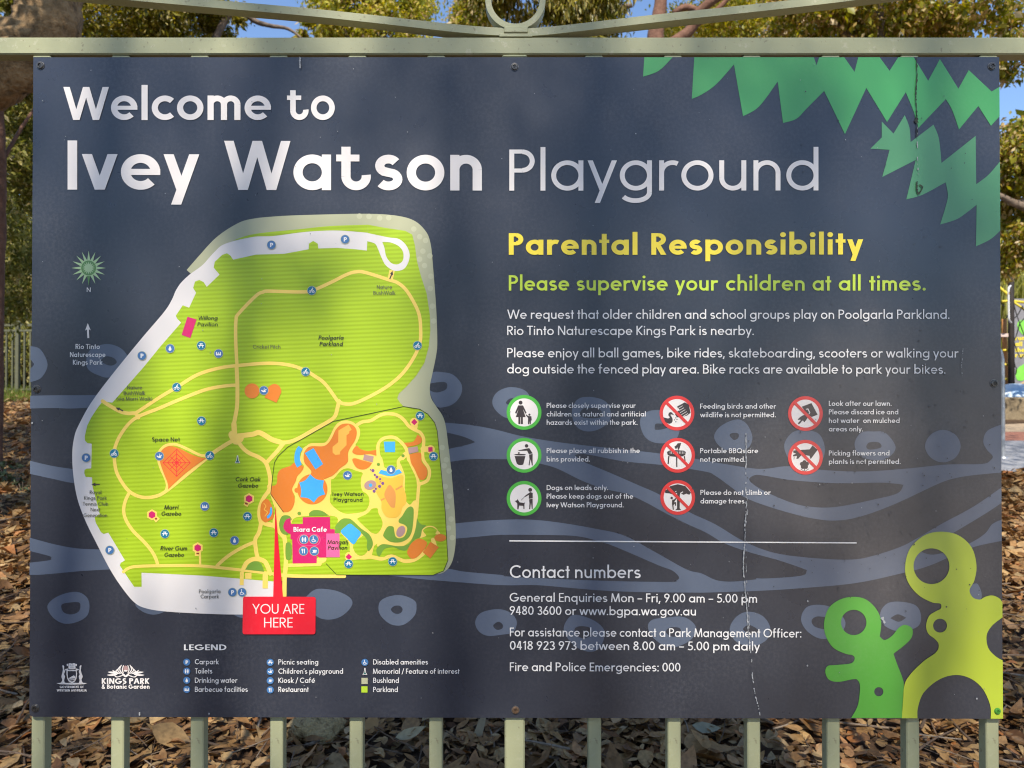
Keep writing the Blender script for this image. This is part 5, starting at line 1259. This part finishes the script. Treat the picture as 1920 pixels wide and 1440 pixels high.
def foliage(name, pts, ln, aspect, mat, parent, hang=.5):
    n = len(pts)
    length = np.clip(rng.lognormal(math.log(ln), .28, n), ln*.4, ln*2); width = length*rng.uniform(aspect*.7, aspect*1.3, n)
    az = rng.uniform(0, 2*np.pi, n); tilt = -np.abs(rng.normal(hang*1.35, .45, n)); roll = rng.normal(0, 1.0, n)
    ex, ey, ez = rot_from(az, tilt, roll)
    m = rng.normal(.06, .10, n); k0 = .45
    a = pts; b = pts + ex*length[:, None]; mid = pts + ex*(length*k0)[:, None]
    l = mid - ey*(width/2)[:, None] + ez*(m*length)[:, None]; r = mid + ey*(width/2)[:, None] + ez*(m*length)[:, None]
    Vv = np.stack([a, l, b, r], 1).reshape(-1, 3)
    q = np.array([[0, 1, 2], [0, 2, 3]])
    Ff = (np.arange(n)[:, None, None]*4 + q[None]).reshape(-1, 3)
    return obj_np(name, Vv, Ff, mat, parent)

def tree(label, trunk, limbs, ells, nleaf, ln, aspect, fol, bark, hang=.5, name='gum_tree', cat='tree', group='trees and shrubs round the playground', rough=.06):
    """trunk: [(x,y,z,r)...]; limbs: lists of the same; the whole tree stands at trunk[0]"""
    root = empty(name, trunk[0][:3], label, cat, group)
    mb = MB()
    t = crom3(trunk, 6); mb.tube([p[:3] for p in t], [p[3] for p in t], 14, rough=rough, seed=len(label))
    for i, lb in enumerate(limbs):
        q = crom3(lb, 5); mb.tube([p[:3] for p in q], [p[3] for p in q], 8, rough=rough, seed=i)
    mb.build('trunk', bark, root, True)
    if ells: foliage('crown', crown_points(ells, nleaf), ln, aspect, fol, root, hang)
    return root

def px(u, v, d, r=None):
    p = W(u, v, d); return (p.x, p.y, p.z) if r is None else (p.x, p.y, p.z, r*d/FPX)
def gp(u, d, r):     # trunk foot on the ground below pixel column u
    p = W(u, 700, d); return (p.x, p.y, float(gz(p.x, p.y))-.05, r*d/FPX)
def ell(u, v, d, ru, rv, rd, wgt=1, nc=14): return (px(u, v, d), (ru*d/FPX, rd, rv*d/FPX), wgt, nc)

# leaning paperbark at the upper left; its limb crosses behind the rail
tree('leaning tree with flaky tan bark, its thick limb crossing behind the rail at upper left',
     [gp(-420, 4.4, 84), px(-390, 700, 4.4, 78), px(-310, 420, 4.4, 74), px(-190, 235, 4.4, 70), px(-70, 158, 4.45, 66), px(25, 118, 4.5, 60), px(80, 60, 4.55, 55), px(97, -10, 4.6, 55), px(105, -200, 4.8, 50), px(90, -520, 5.0, 40)],
     [[px(60, 75, 4.4, 20), px(30, 62, 4.38, 15), px(-5, 67, 4.36, 12), px(-60, 60, 4.4, 10)], [px(97, -160, 4.8, 36), px(220, -330, 5.0, 26), px(330, -480, 5.3, 18)], [px(100, -300, 4.9, 30), px(-60, -480, 4.8, 20)]],
     [((-4.2, 1.6, 6.6), (3.6, 3.2, 1.0), 1, 60)], 32000, .095, .34, FOL_DARK, BARK1, rough=.10)
# left edge trunk
tree('slim reddish trunk at the left edge with foliage beside the board',
     [gp(-16, 7.0, 19), px(-14, 600, 7.0, 18), px(-10, 420, 7.0, 18), px(-10, 250, 7.0, 17), px(-25, 120, 7.0, 16), px(-60, -100, 7.1, 14)],
     [[px(-10, 330, 7.0, 4), px(40, 240, 7.3, 3), px(90, 170, 7.6, 2)]],
     [ell(40, 150, 8.4, 150, 80, .9, 1, 24), ell(30, 300, 8.6, 110, 110, .8, 1.4, 34), ell(20, 480, 9.5, 120, 120, .9, 1.2, 30), ell(-10, 20, 9, 60, 60, .6, .5, 12)], 30000, .07, .42, FOL_OLV, BARK2)
# bushes behind the far fence at the left
for i, (u, v, d, ru, rv, lab) in enumerate(((-40, 470, 15.5, 120, 190, 'tall olive shrub behind the far steel fence, left of the board'), (120, 420, 16.5, 150, 230, 'broad leafy tree behind the far steel fence, mostly hidden by the board'))):
    tree(lab, [gp(u, d, 10), px(u+5, 600, d, 8), px(u, 450, d, 5)], [], [ell(u, v, d, ru, rv, 1.3, 1, 30), ell(u+10, 660, d, ru*1.15, 75, 1.0, 1.0, 34)], 24000, .10, .45, (FOL_OLV, FOL_MIX)[i], BARK3, name='shrub', cat='shrub')
# dark foliage, upper left band
tree('dark leafed gum with sky showing through, right of the leaning trunk',
     [gp(330, 9.5, 16), px(325, 500, 9.5, 14), px(310, 200, 9.5, 12), px(280, 40, 9.5, 9), px(240, -90, 9.5, 6)],
     [[px(318, 260, 9.5, 8), px(390, 100, 9.6, 7), px(440, 15, 9.7, 6), px(475, 38, 9.8, 5), px(505, 48, 9.9, 4), px(540, 54, 10, 3), px(566, 72, 10, 2)], [px(300, 110, 9.5, 6), px(220, 20, 9.3, 4), px(170, -60, 9.2, 3)]],
     [ell(235, 20, 9.2, 105, 90, .8, 1.6, 34), ell(350, 25, 9.6, 80, 80, .7, 1.3, 26), ell(300, -150, 9.6, 190, 100, 1.2, .7, 16), ell(425, 35, 10, 34, 40, .4, .16, 6), ell(260, 210, 9.4, 130, 90, 1.0, .7, 16), ell(300, -330, 9.8, 130, 110, 1.1, .5, 12)], 42000, .062, .42, FOL_DARK, BARK3)
# yellow green crown, centre left
tree('sunlit yellow green tree in the gap below the left scroll bar',
     [gp(690, 17, 12), px(690, 400, 17, 10), px(685, 120, 17, 8), px(690, -60, 17, 5)], [[px(686, 140, 17, 6), px(740, 20, 17, 3)], [px(686, 160, 17, 5), px(640, 40, 17, 3)]],
     [ell(652, 25, 17, 68, 105, 1.2, 1.2, 30), ell(742, 20, 17.4, 64, 105, 1.2, 1.2, 30), ell(690, -160, 17, 120, 90, 1.6, .7, 14), ell(580, 60, 17, 22, 30, .5, .08, 4), ell(690, 210, 17, 120, 110, 1.8, .9, 22), ell(690, 390, 17, 90, 90, 1.5, .4, 12)], 42000, .11, .40, FOL_YEL, BARK3)
# hanging dark leaves around the ring
tree('dark gum with long drooping leaves behind the scroll ring',
     [gp(1130, 8.6, 20), px(1128, 500, 8.6, 17), px(1115, 200, 8.6, 15), px(1090, 20, 8.6, 11), px(1050, -140, 8.6, 7)],
     [[px(1110, 160, 8.6, 9), px(1150, 30, 8.6, 6), px(1185, 10, 8.6, 4)], [px(1095, 50, 8.6, 7), px(980, -60, 8.4, 4), px(890, -70, 8.3, 3)]],
     [ell(1105, 20, 8.6, 76, 75, .6, 1.6, 30), ell(1000, -30, 8.4, 90, 60, .6, .8, 16), ell(890, -50, 8.2, 60, 55, .5, .35, 9), ell(1050, -190, 8.6, 200, 90, 1.0, .7, 14), ell(1090, 180, 8.7, 130, 90, 1.0, .8, 18), ell(1060, -360, 8.8, 120, 100, .9, .4, 10)], 28000, .085, .22, FOL_DARK, BARK3, hang=1.0)
tree('pale pinkish yellow tree standing far behind the left of the ring',
     [gp(880, 21, 9), px(880, 300, 21, 8), px(878, 60, 21, 6), px(880, -40, 21, 3)], [],
     [ell(885, 40, 21, 48, 52, 1.2, 1, 16), ell(890, -80, 21, 60, 60, 1.4, .6, 10), ell(885, 190, 21, 70, 100, 1.8, 1, 16)], 14000, .15, .35, FOL_MIX, BARK3)
# red trunk and limbs right of the ring
tree('red brown trunk with pale bent limbs right of the scroll ring',
     [gp(1228, 12, 22), px(1228, 500, 12, 19), px(1228, 200, 12, 17), px(1229, 66, 12, 15), px(1238, 10, 12, 12), px(1245, -120, 12, 9)],
     [[px(1234, 95, 12, 10), px(1290, 60, 12, 10), px(1310, 25, 11.9, 9), px(1335, 2, 11.8, 8), px(1380, -20, 11.8, 6)], [px(1262, 24, 12, 4), px(1285, 14, 12, 7), px(1315, 20, 11.9, 4)], [px(1300, 50, 12, 6), px(1345, 18, 12, 5), px(1370, -10, 12, 4)]],
     [ell(1330, 35, 13.5, 90, 75, .9, 1.2, 28), ell(1430, 40, 13.5, 85, 70, .9, 1.2, 28), ell(1290, -140, 12.5, 190, 90, 1.4, .7, 16), ell(1390, 210, 13.5, 150, 110, 1.5, 1, 22), ell(1270, -330, 12.8, 130, 110, 1.3, .5, 12)], 29000, .085, .42, FOL_YEL, BARK2)
# turning leaves along the right of the band
tree('broad tree with turning yellow brown leaves above the right of the board',
     [gp(1655, 6.5, 25), px(1655, 500, 6.6, 22), px(1660, 240, 6.9, 18), px(1650, 60, 7.4, 10), px(1640, -100, 7.4, 7)],
     [[px(1655, 150, 7.4, 8), px(1720, 40, 7.3, 5), px(1800, 0, 7.2, 3)], [px(1652, 120, 7.4, 8), px(1560, 40, 7.4, 5), px(1500, 0, 7.4, 3)]],
     [ell(1520, 25, 7.6, 90, 70, .6, 1.2, 30), ell(1660, 20, 7.4, 100, 70, .6, 1.4, 34), ell(1790, 20, 7.3, 85, 60, .6, 1.1, 26), ell(1650, -140, 7.4, 300, 80, 1.0, .9, 20), ell(1895, 105, 7.2, 50, 42, .35, .5, 12), ell(1900, 20, 8, 40, 40, .4, .2, 5), ((4.6, 1.6, 6.8), (2.6, 3.0, .9), 3.2, 50), ell(1650, 170, 7.4, 150, 80, .8, .8, 20)], 42000, .055, .58, FOL_MIX, BARK3, hang=.55)
# right hand column
tree('leafy branch tree beside the right edge of the board, above the play posts',
     [gp(2120, 9, 24), px(2115, 600, 9, 21), px(2090, 440, 9, 17), px(2040, 410, 9, 12), px(1960, 400, 9, 9), px(1905, 382, 9, 7), px(1872, 366, 9, 5), px(1830, 352, 9.1, 3)],
     [[px(1905, 382, 9, 5), px(1935, 368, 9, 4), px(1990, 330, 9, 3)], [px(2090, 440, 9, 12), px(2130, 250, 9, 9), px(2120, 100, 9, 6)]],
     [ell(1895, 300, 9.2, 50, 70, .5, 1.4, 24), ell(1900, 440, 9.4, 60, 80, .5, 1.4, 26), ell(1990, 380, 9.2, 80, 150, .8, .8, 18), ell(1800, 330, 9.4, 70, 110, .6, .5, 12)], 18000, .06, .56, FOL_MIX, BARK3, hang=.6)
tree('distant gum crown against the blue sky at the right edge',
     [gp(1935, 24, 7), px(1935, 400, 24, 6), px(1930, 260, 24, 4), px(1915, 215, 24, 2)], [], [ell(1922, 232, 24, 26, 22, .6, 1, 9), ell(1960, 270, 24, 40, 60, 1.0, 1, 12)], 1800, .16, .4, FOL_OLV, BARK3)

# reeds and low green behind the playground
def blades(name, n, area, h, mat, lean=.35, w=.012):
    x = rng.uniform(area[0], area[1], n); y = rng.uniform(area[2], area[3], n); z = gz(x, y)
    hh = h*rng.uniform(.5, 1.15, n); a = rng.uniform(0, 2*np.pi, n); ln_ = rng.normal(0, lean, n)*hh
    b0 = np.stack([x-w/2*np.cos(a), y-w/2*np.sin(a), z], -1); b1 = np.stack([x+w/2*np.cos(a), y+w/2*np.sin(a), z], -1)
    m0 = np.stack([x+ln_*.35*np.sin(a)-w/2*np.cos(a)*.8, y+ln_*.35*np.cos(a)-w/2*np.sin(a)*.8, z+hh*.6], -1); m1 = m0 + np.stack([w*.8*np.cos(a), w*.8*np.sin(a), 0*a], -1)
    t = np.stack([x+ln_*np.sin(a), y+ln_*np.cos(a), z+hh], -1)
    Vv = np.stack([b0, b1, m1, m0, t, t], 1).reshape(-1, 3)
    q = np.array([[0, 1, 2], [0, 2, 3], [3, 2, 4]])
    return obj_np(name, Vv, (np.arange(n)[:, None, None]*6+q[None]).reshape(-1, 3), mat)
REED = island_mat('pale_reed', [(0, (.20, .24, .04)), (.5, (.36, .36, .08)), (1, (.50, .46, .20))], .5, .35, .3)
GRASS = island_mat('short_grass', [(0, (.06, .10, .015)), (.6, (.14, .20, .025)), (1, (.26, .26, .07))], .55, .3, .3)
tag(blades('grass', 5200, (-11.5, -5.0, 10.6, 12.2), .14, GRASS), 'narrow strip of short green grass along the foot of the far fence', 'grass', kind='stuff')
tag(blades('reed_bed', 9000, (7.0, 13.5, 12.2, 15.5), 2.7, REED, .20, .035), 'tall pale yellow green reeds behind the play posts', 'reeds', kind='stuff')
# a wood closing the view on every side, reads as one mass
pts = []
for k in range(260):
    a = rng.uniform(0, 2*np.pi); r = rng.uniform(24, 34)
    x, y = r*np.sin(a), r*np.cos(a); base = gz(x, y); hgt = rng.uniform(4.0, 8.5) if y > 0 else rng.choice([1.5, 4, 13])
    if y > 0 and abs(x) < 30: hgt *= .78
    if y < 0 and .25 < x/-y < .85 and rng.uniform() < .85: continue
    m = 620
    q = rng.normal(0, 1, (m, 3))*np.array([1.5, 1.5, hgt*.30]) + np.array([x, y, base+hgt*.45]); q[:, 2] = np.maximum(q[:, 2], base+.1); pts.append(q)
tag(foliage('woodland', np.concatenate(pts), .34, .5, FOL_OLV, None, .6), 'distant bush closing the view all round the park', 'woodland', kind='stuff')
# shade trees on the camera's side of the fence: unseen, they shade the board and litter and mirror in it
def shade_tree(label, x, y, h, r, n, seed):
    return tree(label, [(x, y, -.05, .24), (x+.1, y, h*.3, .19), (x, y+.1, h*.6, .14), (x-.1, y, h*.85, .07)],
         [[(x, y, h*.45, .10), (x+r*.4, y+.3, h*.7, .06), (x+r*.7, y+.5, h*.9, .03)], [(x, y, h*.5, .10), (x-r*.4, y-.2, h*.72, .06), (x-r*.7, y-.3, h*.9, .03)], [(x, y, h*.55, .09), (x, y+r*.5, h*.8, .04)]],
         [((x, y, h), (r, r, r*.55), 1, 46)], n, .11, .38, FOL_DARK, BARK3, name='shade_tree')
shade_tree('tall shade tree behind the viewer that dapples the board', .5, -8.6, 11.4, 2.8, 5500, 1)
shade_tree('second shade tree behind the viewer to the right', 3.75, -8.1, 10.6, 2.3, 13000, 2)  # unseen crown added to keep sun off the litter at the right
shade_tree('third shade tree behind the viewer to the left', -3.6, -8.1, 10.6, 2.25, 15000, 3)  # added out of view to shade the ground left of the board
tree('slim many stemmed gum behind the viewer whose stems stripe the board with shade', [(-0.97, -8.2, -.05, .13), (-0.97, -8.2, 6, .09), (-1.00, -8.2, 10.2, .045), (-0.87, -8.2, 12.2, .036), (-0.82, -8.2, 15, .04)],
     [[(-0.97, -8.2, 1.5, .08), (-0.61, -8.2, 7, .06), (-0.55, -8.2, 10, .038), (-0.51, -8.2, 13, .03)], [(-0.97, -8.2, 1, .07), (-0.37, -8.3, 7, .06), (-0.27, -8.2, 10, .05), (-0.29, -8.2, 13, .04)], [(-0.97, -8.2, .8, .09), (-1.32, -8.2, 7, .07), (-1.29, -8.2, 10.2, .05), (-1.13, -8.2, 12.4, .045)], [(-0.97, -8.2, 1, .07), (0.23, -8.3, 7, .06), (0.35, -8.2, 10, .045), (0.39, -8.2, 13, .03)]],
     [((-0.77, -8.2, 14.2), (1.6, 1.4, 1.2), 1, 16)], 3000, .11, .3, FOL_DARK, BARK3, name='shade_tree')
# ------------------------------------------------------------------ far steel fence, left
OLV = paint('olive_fence_paint', (.115, .115, .065), (.22, .21, .14), .5)
D2 = 13.2
c0 = W(-260, 735, D2)
ff = empty('steel_fence', (c0.x, c0.y, float(gz(c0.x, c0.y))), 'low olive green steel picket fence on the rise, left of the board', 'fence')
x0, x1 = W(-420, 700, D2).x, W(700, 700, D2).x; y0 = c0.y
for v0, v1 in ((607.5, 612), (618, 622), (729, 732)):
    mb = MB(); mb.box(x0, x1, y0-.02, y0+.02, W(0, v1, D2).z, W(0, v0, D2).z, .004); mb.build('rail', OLV, ff)
pk = None; zA, zB = W(0, 731, D2).z-.02, W(0, 622, D2).z
k = 0; x = x0+.05
while x < x1:
    if pk is None:
        mb = MB(); mb.box(x-.014, x+.014, y0-.018, y0+.018, zA, zB-.002, .003); pk = mb.build('picket', OLV, ff); px0_ = x
    else:
        c = pk.copy(); COL.objects.link(c); c.parent = ff; c.location = (x-px0_, 0, 0)
    x += .107; k += 1
    if k > 98: break
for u in (33, -240, 320):
    xx = W(u, 700, D2).x; mb = MB(); mb.box(xx-.032, xx+.032, y0-.035, y0+.035, zA-.1, W(0, 612, D2).z+.03, .005)
    n = 12; cz = W(0, 612, D2).z+.062
    vs = [(xx, y0, cz+.045)]; fs = []
    for i in range(1, 6):
        for j in range(n): vs.append((xx+.045*math.sin(math.pi*i/6)*math.cos(2*math.pi*j/n), y0+.045*math.sin(math.pi*i/6)*math.sin(2*math.pi*j/n), cz+.045*math.cos(math.pi*i/6)))
    vs.append((xx, y0, cz-.045))
    fs += [(0, 1+j, 1+(j+1) % n) for j in range(n)] + [(1+i*n+j, 1+(i+1)*n+j, 1+(i+1)*n+(j+1) % n, 1+i*n+(j+1) % n) for i in range(4) for j in range(n)] + [(len(vs)-1, 1+4*n+(j+1) % n, 1+4*n+j) for j in range(n)]
    mb.add(vs, fs); mb.build('fence_post', OLV, ff, False)

# ------------------------------------------------------------------ playground at the right
CONC = noise_mat('pale_concrete', (.20, .20, .21), (.30, .30, .31), 6, .85, .15, 60, c3=(.25, .25, .26))
RUBBER = noise_mat('red_soft_fall', (.27, .11, .07), (.40, .18, .12), 60, .9, .2)
SAND = noise_mat('brown_sand', (.33, .24, .15), (.46, .35, .24), 30, .95, .3)
def strip(name, xa, xb, d0, d1, mat, lift, skew=0.0):
    vs = []; fs = []; n = 24
    for i in range(n+1):
        x = xa+(xb-xa)*i/n; s = skew*(x-xa)
        for d in (d0-s, d1):
            vs.append((x, d-CAM_D, float(gz(x, d-CAM_D))+lift))
    fs = [(i*2, (i+1)*2, (i+1)*2+1, i*2+1) for i in range(n)]
    tag(obj(name, vs, fs, mat), kind='structure')
strip('path', 2.0, 14, 7.02, 8.45, CONC, .045, .035)
strip('soft_fall_surface', 2.0, 14, 8.45, 9.05, RUBBER, .040)
strip('sand_surface', 2.0, 14, 9.05, 16, SAND, .036)
mb = MB(); mb.box(2.0, 14, 8.40-CAM_D, 8.47-CAM_D, float(gz(3, 8.43-CAM_D)), float(gz(3, 8.43-CAM_D))+.052, .004)
# retaining wall of mottled stone
STONE = noise_mat('mottled_wall_stone', (.045, .032, .018), (.26, .20, .12), 6, .9, .7, 18, c3=(.13, .095, .055))
dW = 10.2; za = W(0, 784, dW).z-.1; zb_ = W(0, 745, dW).z
w0 = W(1800, 700, dW)
mb = MB(); x = w0.x; rs = random.Random(2)
mb.box(x, x+5.0, dW-CAM_D, dW-CAM_D+.35, za, zb_, .02)
tag(mb.build('retaining_wall', STONE), 'low mottled brown stone wall below the blue mound', 'wall')
# blue mound with white streaks
BLUE = noise_mat('blue_mound_paint', (.20, .42, .66), (.70, .76, .80), 3.2, .5, c3=(.26, .48, .70), stretch=(1, .3, 1.8))
dB = 10.9; cb = W(1905, 752, dB); vs = []; n = 28; m = 10
rx = .42
for i in range(m+1):
    t = math.pi/2*i/m
    for j in range(n): vs.append((cb.x+rx*math.cos(t)*math.cos(2*math.pi*j/n)*1.15, cb.y+rx*math.cos(t)*math.sin(2*math.pi*j/n), cb.z-.05+.31*math.sin(t)))
fs = [(i*n+j, i*n+(j+1) % n, (i+1)*n+(j+1) % n, (i+1)*n+j) for i in range(m) for j in range(n)]
mound = obj('climbing_mound', [(a, b, c) for a, b, c in vs], fs, BLUE, None, True)
# skirt down to the sand so it stands
sk = [(vs[j][0], vs[j][1], float(gz(vs[j][0], vs[j][1]))) for j in range(n)] + vs[:n]
mb = MB(); mb.add(vs, fs); mb.add(sk, [(j, (j+1) % n, n+(j+1) % n, n+j) for j in range(n)])
bpy.data.objects.remove(mound)
tag(mb.build('climbing_mound', BLUE, None, True), 'rounded light blue mound with white streaks on top of the stone wall', 'mound')
# posts
BLACKP = noise_mat('dark_post_timber', (.008, .006, .005), (.03, .02, .015), 14, .7, .3, stretch=(3, 3, .6))
ORANGEP = noise_mat('orange_post_timber', (.50, .19, .055), (.66, .30, .10), 9, .6, .2, stretch=(3, 3, .5))
WHITEM = noise_mat('white_powder_coat', (.66, .66, .66), (.74, .74, .74), 20, .4)
YELM = noise_mat('yellow_clamp_plastic', (.80, .56, .03), (.88, .66, .05), 20, .4)
GALV = noise_mat('galvanised_steel', (.40, .41, .42), (.56, .57, .58), 30, .35, metal=.6)
dP = 11.2
pb_ = W(1896.5, 740, dP)
post = empty('climbing_post', (pb_.x, pb_.y, float(gz(pb_.x, pb_.y))), 'dark timber climbing post with a white grab handle', 'post', 'climbing posts')
mb = MB(); mb.tube([(pb_.x, pb_.y, float(gz(pb_.x, pb_.y))-.1), (pb_.x, pb_.y, W(0, 640, dP).z), px(1895.5, 470, dP)], [.045, .043, .04], 14); mb.build('pole', BLACKP, post, True)
mb = MB(); mb.tube(crom3([px(1895, 536, dP-.1), px(1891.5, 540, dP-.16), px(1891, 552, dP-.17), px(1891.5, 590, dP-.17), px(1892, 600, dP-.16), px(1896, 605, dP-.1)], 4), .014, 8); mb.build('grab_handle', WHITEM, post, True)
po_ = W(1885, 740, dP+.15)
post2 = empty('climbing_post', (po_.x, po_.y, float(gz(po_.x, po_.y))), 'orange timber climbing post with yellow rope clamps next to the dark post', 'post', 'climbing posts')
mb = MB(); mb.tube([(po_.x, po_.y, float(gz(po_.x, po_.y))-.1), px(1884, 650, dP+.15), px(1883, 598, dP+.15)], [.036, .035, .034], 14); mb.build('pole', ORANGEP, post2, True)
for v in (657, 684, 711):
    mb = MB(); mb.tube([px(1880, v, dP+.08), px(1886, v-.5, dP+.07), px(1894, v+.5, dP+.07)], [.014, .020, .014], 8); mb.build('rope_clamp', YELM, post2, True)
mb = MB(); a, b = px(1875, 632, dP+.02), px(1895, 625.5, dP+.02); mb.box(a[0], b[0], a[1]-.02, a[1]+.02, a[2], b[2], .004); mb.build('bracket', noise_mat('pale_bracket', (.60, .44, .38), (.70, .55, .48), 20, .5), post2)
# climbing net
ROPE = noise_mat('black_net_rope', (.012, .012, .012), (.03, .03, .03), 60, .8)
YROPE = noise_mat('yellow_rope', (.62, .48, .03), (.74, .60, .06), 60, .7)
nb = W(1960, 700, dP+.3)
net_o = empty('climbing_net', (nb.x, nb.y, float(gz(nb.x, nb.y))), 'black diamond mesh climbing net strung right of the dark post', 'net')
mb = MB()
def rope(a, b, sag=4, r=.008):
    mb.tube(crom3([px(a[0], a[1], dP+.25), px((a[0]+b[0])/2, (a[1]+b[1])/2+sag, dP+.3), px(b[0], b[1], dP+.25)], 4), r, 6)
for a, b in (((1899,562),(1912,606)), ((1912,606),(1900,642)), ((1900,598),(1917,574)), ((1917,574),(1935,612)), ((1912,606),(1935,572)), ((1912,606),(1930,645)), ((1901,640),(1914,672)), ((1914,672),(1930,645)), ((1901,676),(1906,690)), ((1906,690),(1904,702)), ((1874,606),(1892,588)), ((1873,560),(1884,574)), ((1935,612),(1950,580)), ((1930,645),(1948,612))): rope(a, b)
mb.build('rope_mesh', ROPE, net_o, True)
mb = MB(); mb.tube([px(1860, 528, dP+.4), px(1885, 548, dP+.35), px(1893, 556, dP+.3)], .022, 8); mb.tube([px(1870, 566, dP+.3), px(1897, 564, dP+.3), px(1945, 570, dP+.35)], .020, 8); mb.tube([px(1897, 564, dP+.3), px(1920, 580, dP+.3), px(1950, 596, dP+.35)], .018, 8)
mb.build('edge_rope', YROPE, net_o, True)
# painted mural panel
dM = 12.6
MUR = noise_mat('grey_mural_paint', (.20, .19, .20), (.27, .26, .27), 10, .6)
MURG = noise_mat('green_mural_paint', (.18, .58, .06), (.25, .66, .09), 10, .6)
MURY = noise_mat('yellow_mural_paint', (.80, .62, .03), (.88, .70, .05), 10, .6)
MURT = noise_mat('tan_mural_paint', (.48, .32, .16), (.56, .40, .22), 10, .6)
mp0 = W(1960, 740, dM)
mural = empty('mural_panel', (mp0.x, mp0.y, float(gz(mp0.x, mp0.y))), 'grey painted play panel with bright green shapes and yellow lettering', 'panel')
a, b = W(1893, 742, dM), W(2030, 560, dM)
mb = MB(); mb.box(a.x, b.x, a.y, a.y+.04, float(gz(a.x, a.y))-.05, b.z, .005); mb.build('board', MUR, mural)
def mpoly(name, pts, mat, lift, cl=True):
    q = crom(pts, True, 5) if cl else pts; q = [(W(u, v, dM).x, W(u, v, dM).z) for u, v in [t[:2] for t in q]]
    mb = MB(); mb.prism(q, a.y-lift, a.y-.0005); return mb.build(name, mat, mural)
mpoly('painted_shape', [(1908,605),(1914,600),(1924,602),(1940,612),(1950,630),(1944,640),(1930,634),(1916,626),(1908,614)], MURG, .006)
mpoly('painted_shape', [(1905,696),(1911,688),(1921,682),(1934,670),(1950,664),(1952,690),(1938,704),(1925,708),(1916,714),(1907,712),(1904,704)], MURG, .006)
mpoly('painted_shape', [(1904,726),(1914,718),(1930,712),(1952,714),(1956,736),(1920,738),(1904,738)], MURT, .004)
for ln in (('run', 638), ('all', 649), ('the', 660), ('runs', 670)):
    seg = [glyph(c, .22, .72, False, 12) for c in ln[0]]; x = 0; Vt = []; Tt = []
    for g in seg:
        x += g[3]; b0 = len(Vt)
        for gx, gy in g[0]:
            p = W(1902.5+(x+gx)*9.5, ln[1]-gy*8.2, dM); Vt.append((p.x, a.y-.006, p.z))
        Tt += [tuple(i+b0 for i in t) for t in g[1]]; x += g[2]+g[4]
    obj('lettering', Vt, Tt, MURY, mural)
# bent steel hoop at the path edge
dH = 7.55; hb = W(1880.5, 866, dH)
mb = MB(); zg = float(gz(hb.x, hb.y))
mb.tube(crom3([(hb.x, hb.y, zg), px(1880.5, 780, dH), px(1880, 690, dH), px(1878.5, 670, dH), px(1873, 655, dH), px(1860, 648, dH), px(1800, 647, dH), px(1760, 650, dH), px(1748, 662, dH), px(1744, 690, dH), px(1744, 780, dH), (W(1744, 700, dH).x, hb.y, zg)], 5), .019, 12)
for xx in (hb.x, W(1744, 700, dH).x): mb.tube([(xx, hb.y, zg+.004), (xx, hb.y, zg+.055)], .045, 14)
tag(mb.build('bike_hoop', GALV, None, True), 'bent galvanised steel hoop standing on the path beside the right edge of the board', 'hoop')
# weed in the litter at the left
WEED = island_mat('weed_leaf', [(0, (.05, .08, .035)), (.6, (.10, .13, .06)), (1, (.18, .20, .10))], .5, .3, .3)
for u, v, n_, hh, lab in ((14, 905, 60, .24, 'grey green weed growing in the leaf litter left of the board'), (44, 922, 34, .12, 'small green seedling close to the left edge of the board')):
    d = gd(v); c = W(u, v, d); root = empty('weed', (c.x, c.y, float(gz(c.x, c.y))), lab, 'plant')
    mb = MB(); stems = []
    for k in range(5):
        a_ = 2*math.pi*k/5; tip = (c.x+math.cos(a_)*hh*.6, c.y+math.sin(a_)*hh*.4, float(gz(c.x, c.y))+hh*(.6+.1*k)); mb.tube([(c.x, c.y, float(gz(c.x, c.y))), tip], .003, 5); stems.append(tip)
    mb.build('stem', TWIG, root)
    base = np.array([c.x, c.y, float(gz(c.x, c.y))]); t_ = rng.uniform(.25, 1.1, n_)[:, None]
    pts_ = base + (np.array(stems)[rng.integers(0, 5, n_)]-base)*t_ + rng.normal(0, hh*.08, (n_, 3))
    foliage('leaves', pts_, hh*.30, .4, WEED, root, .2)
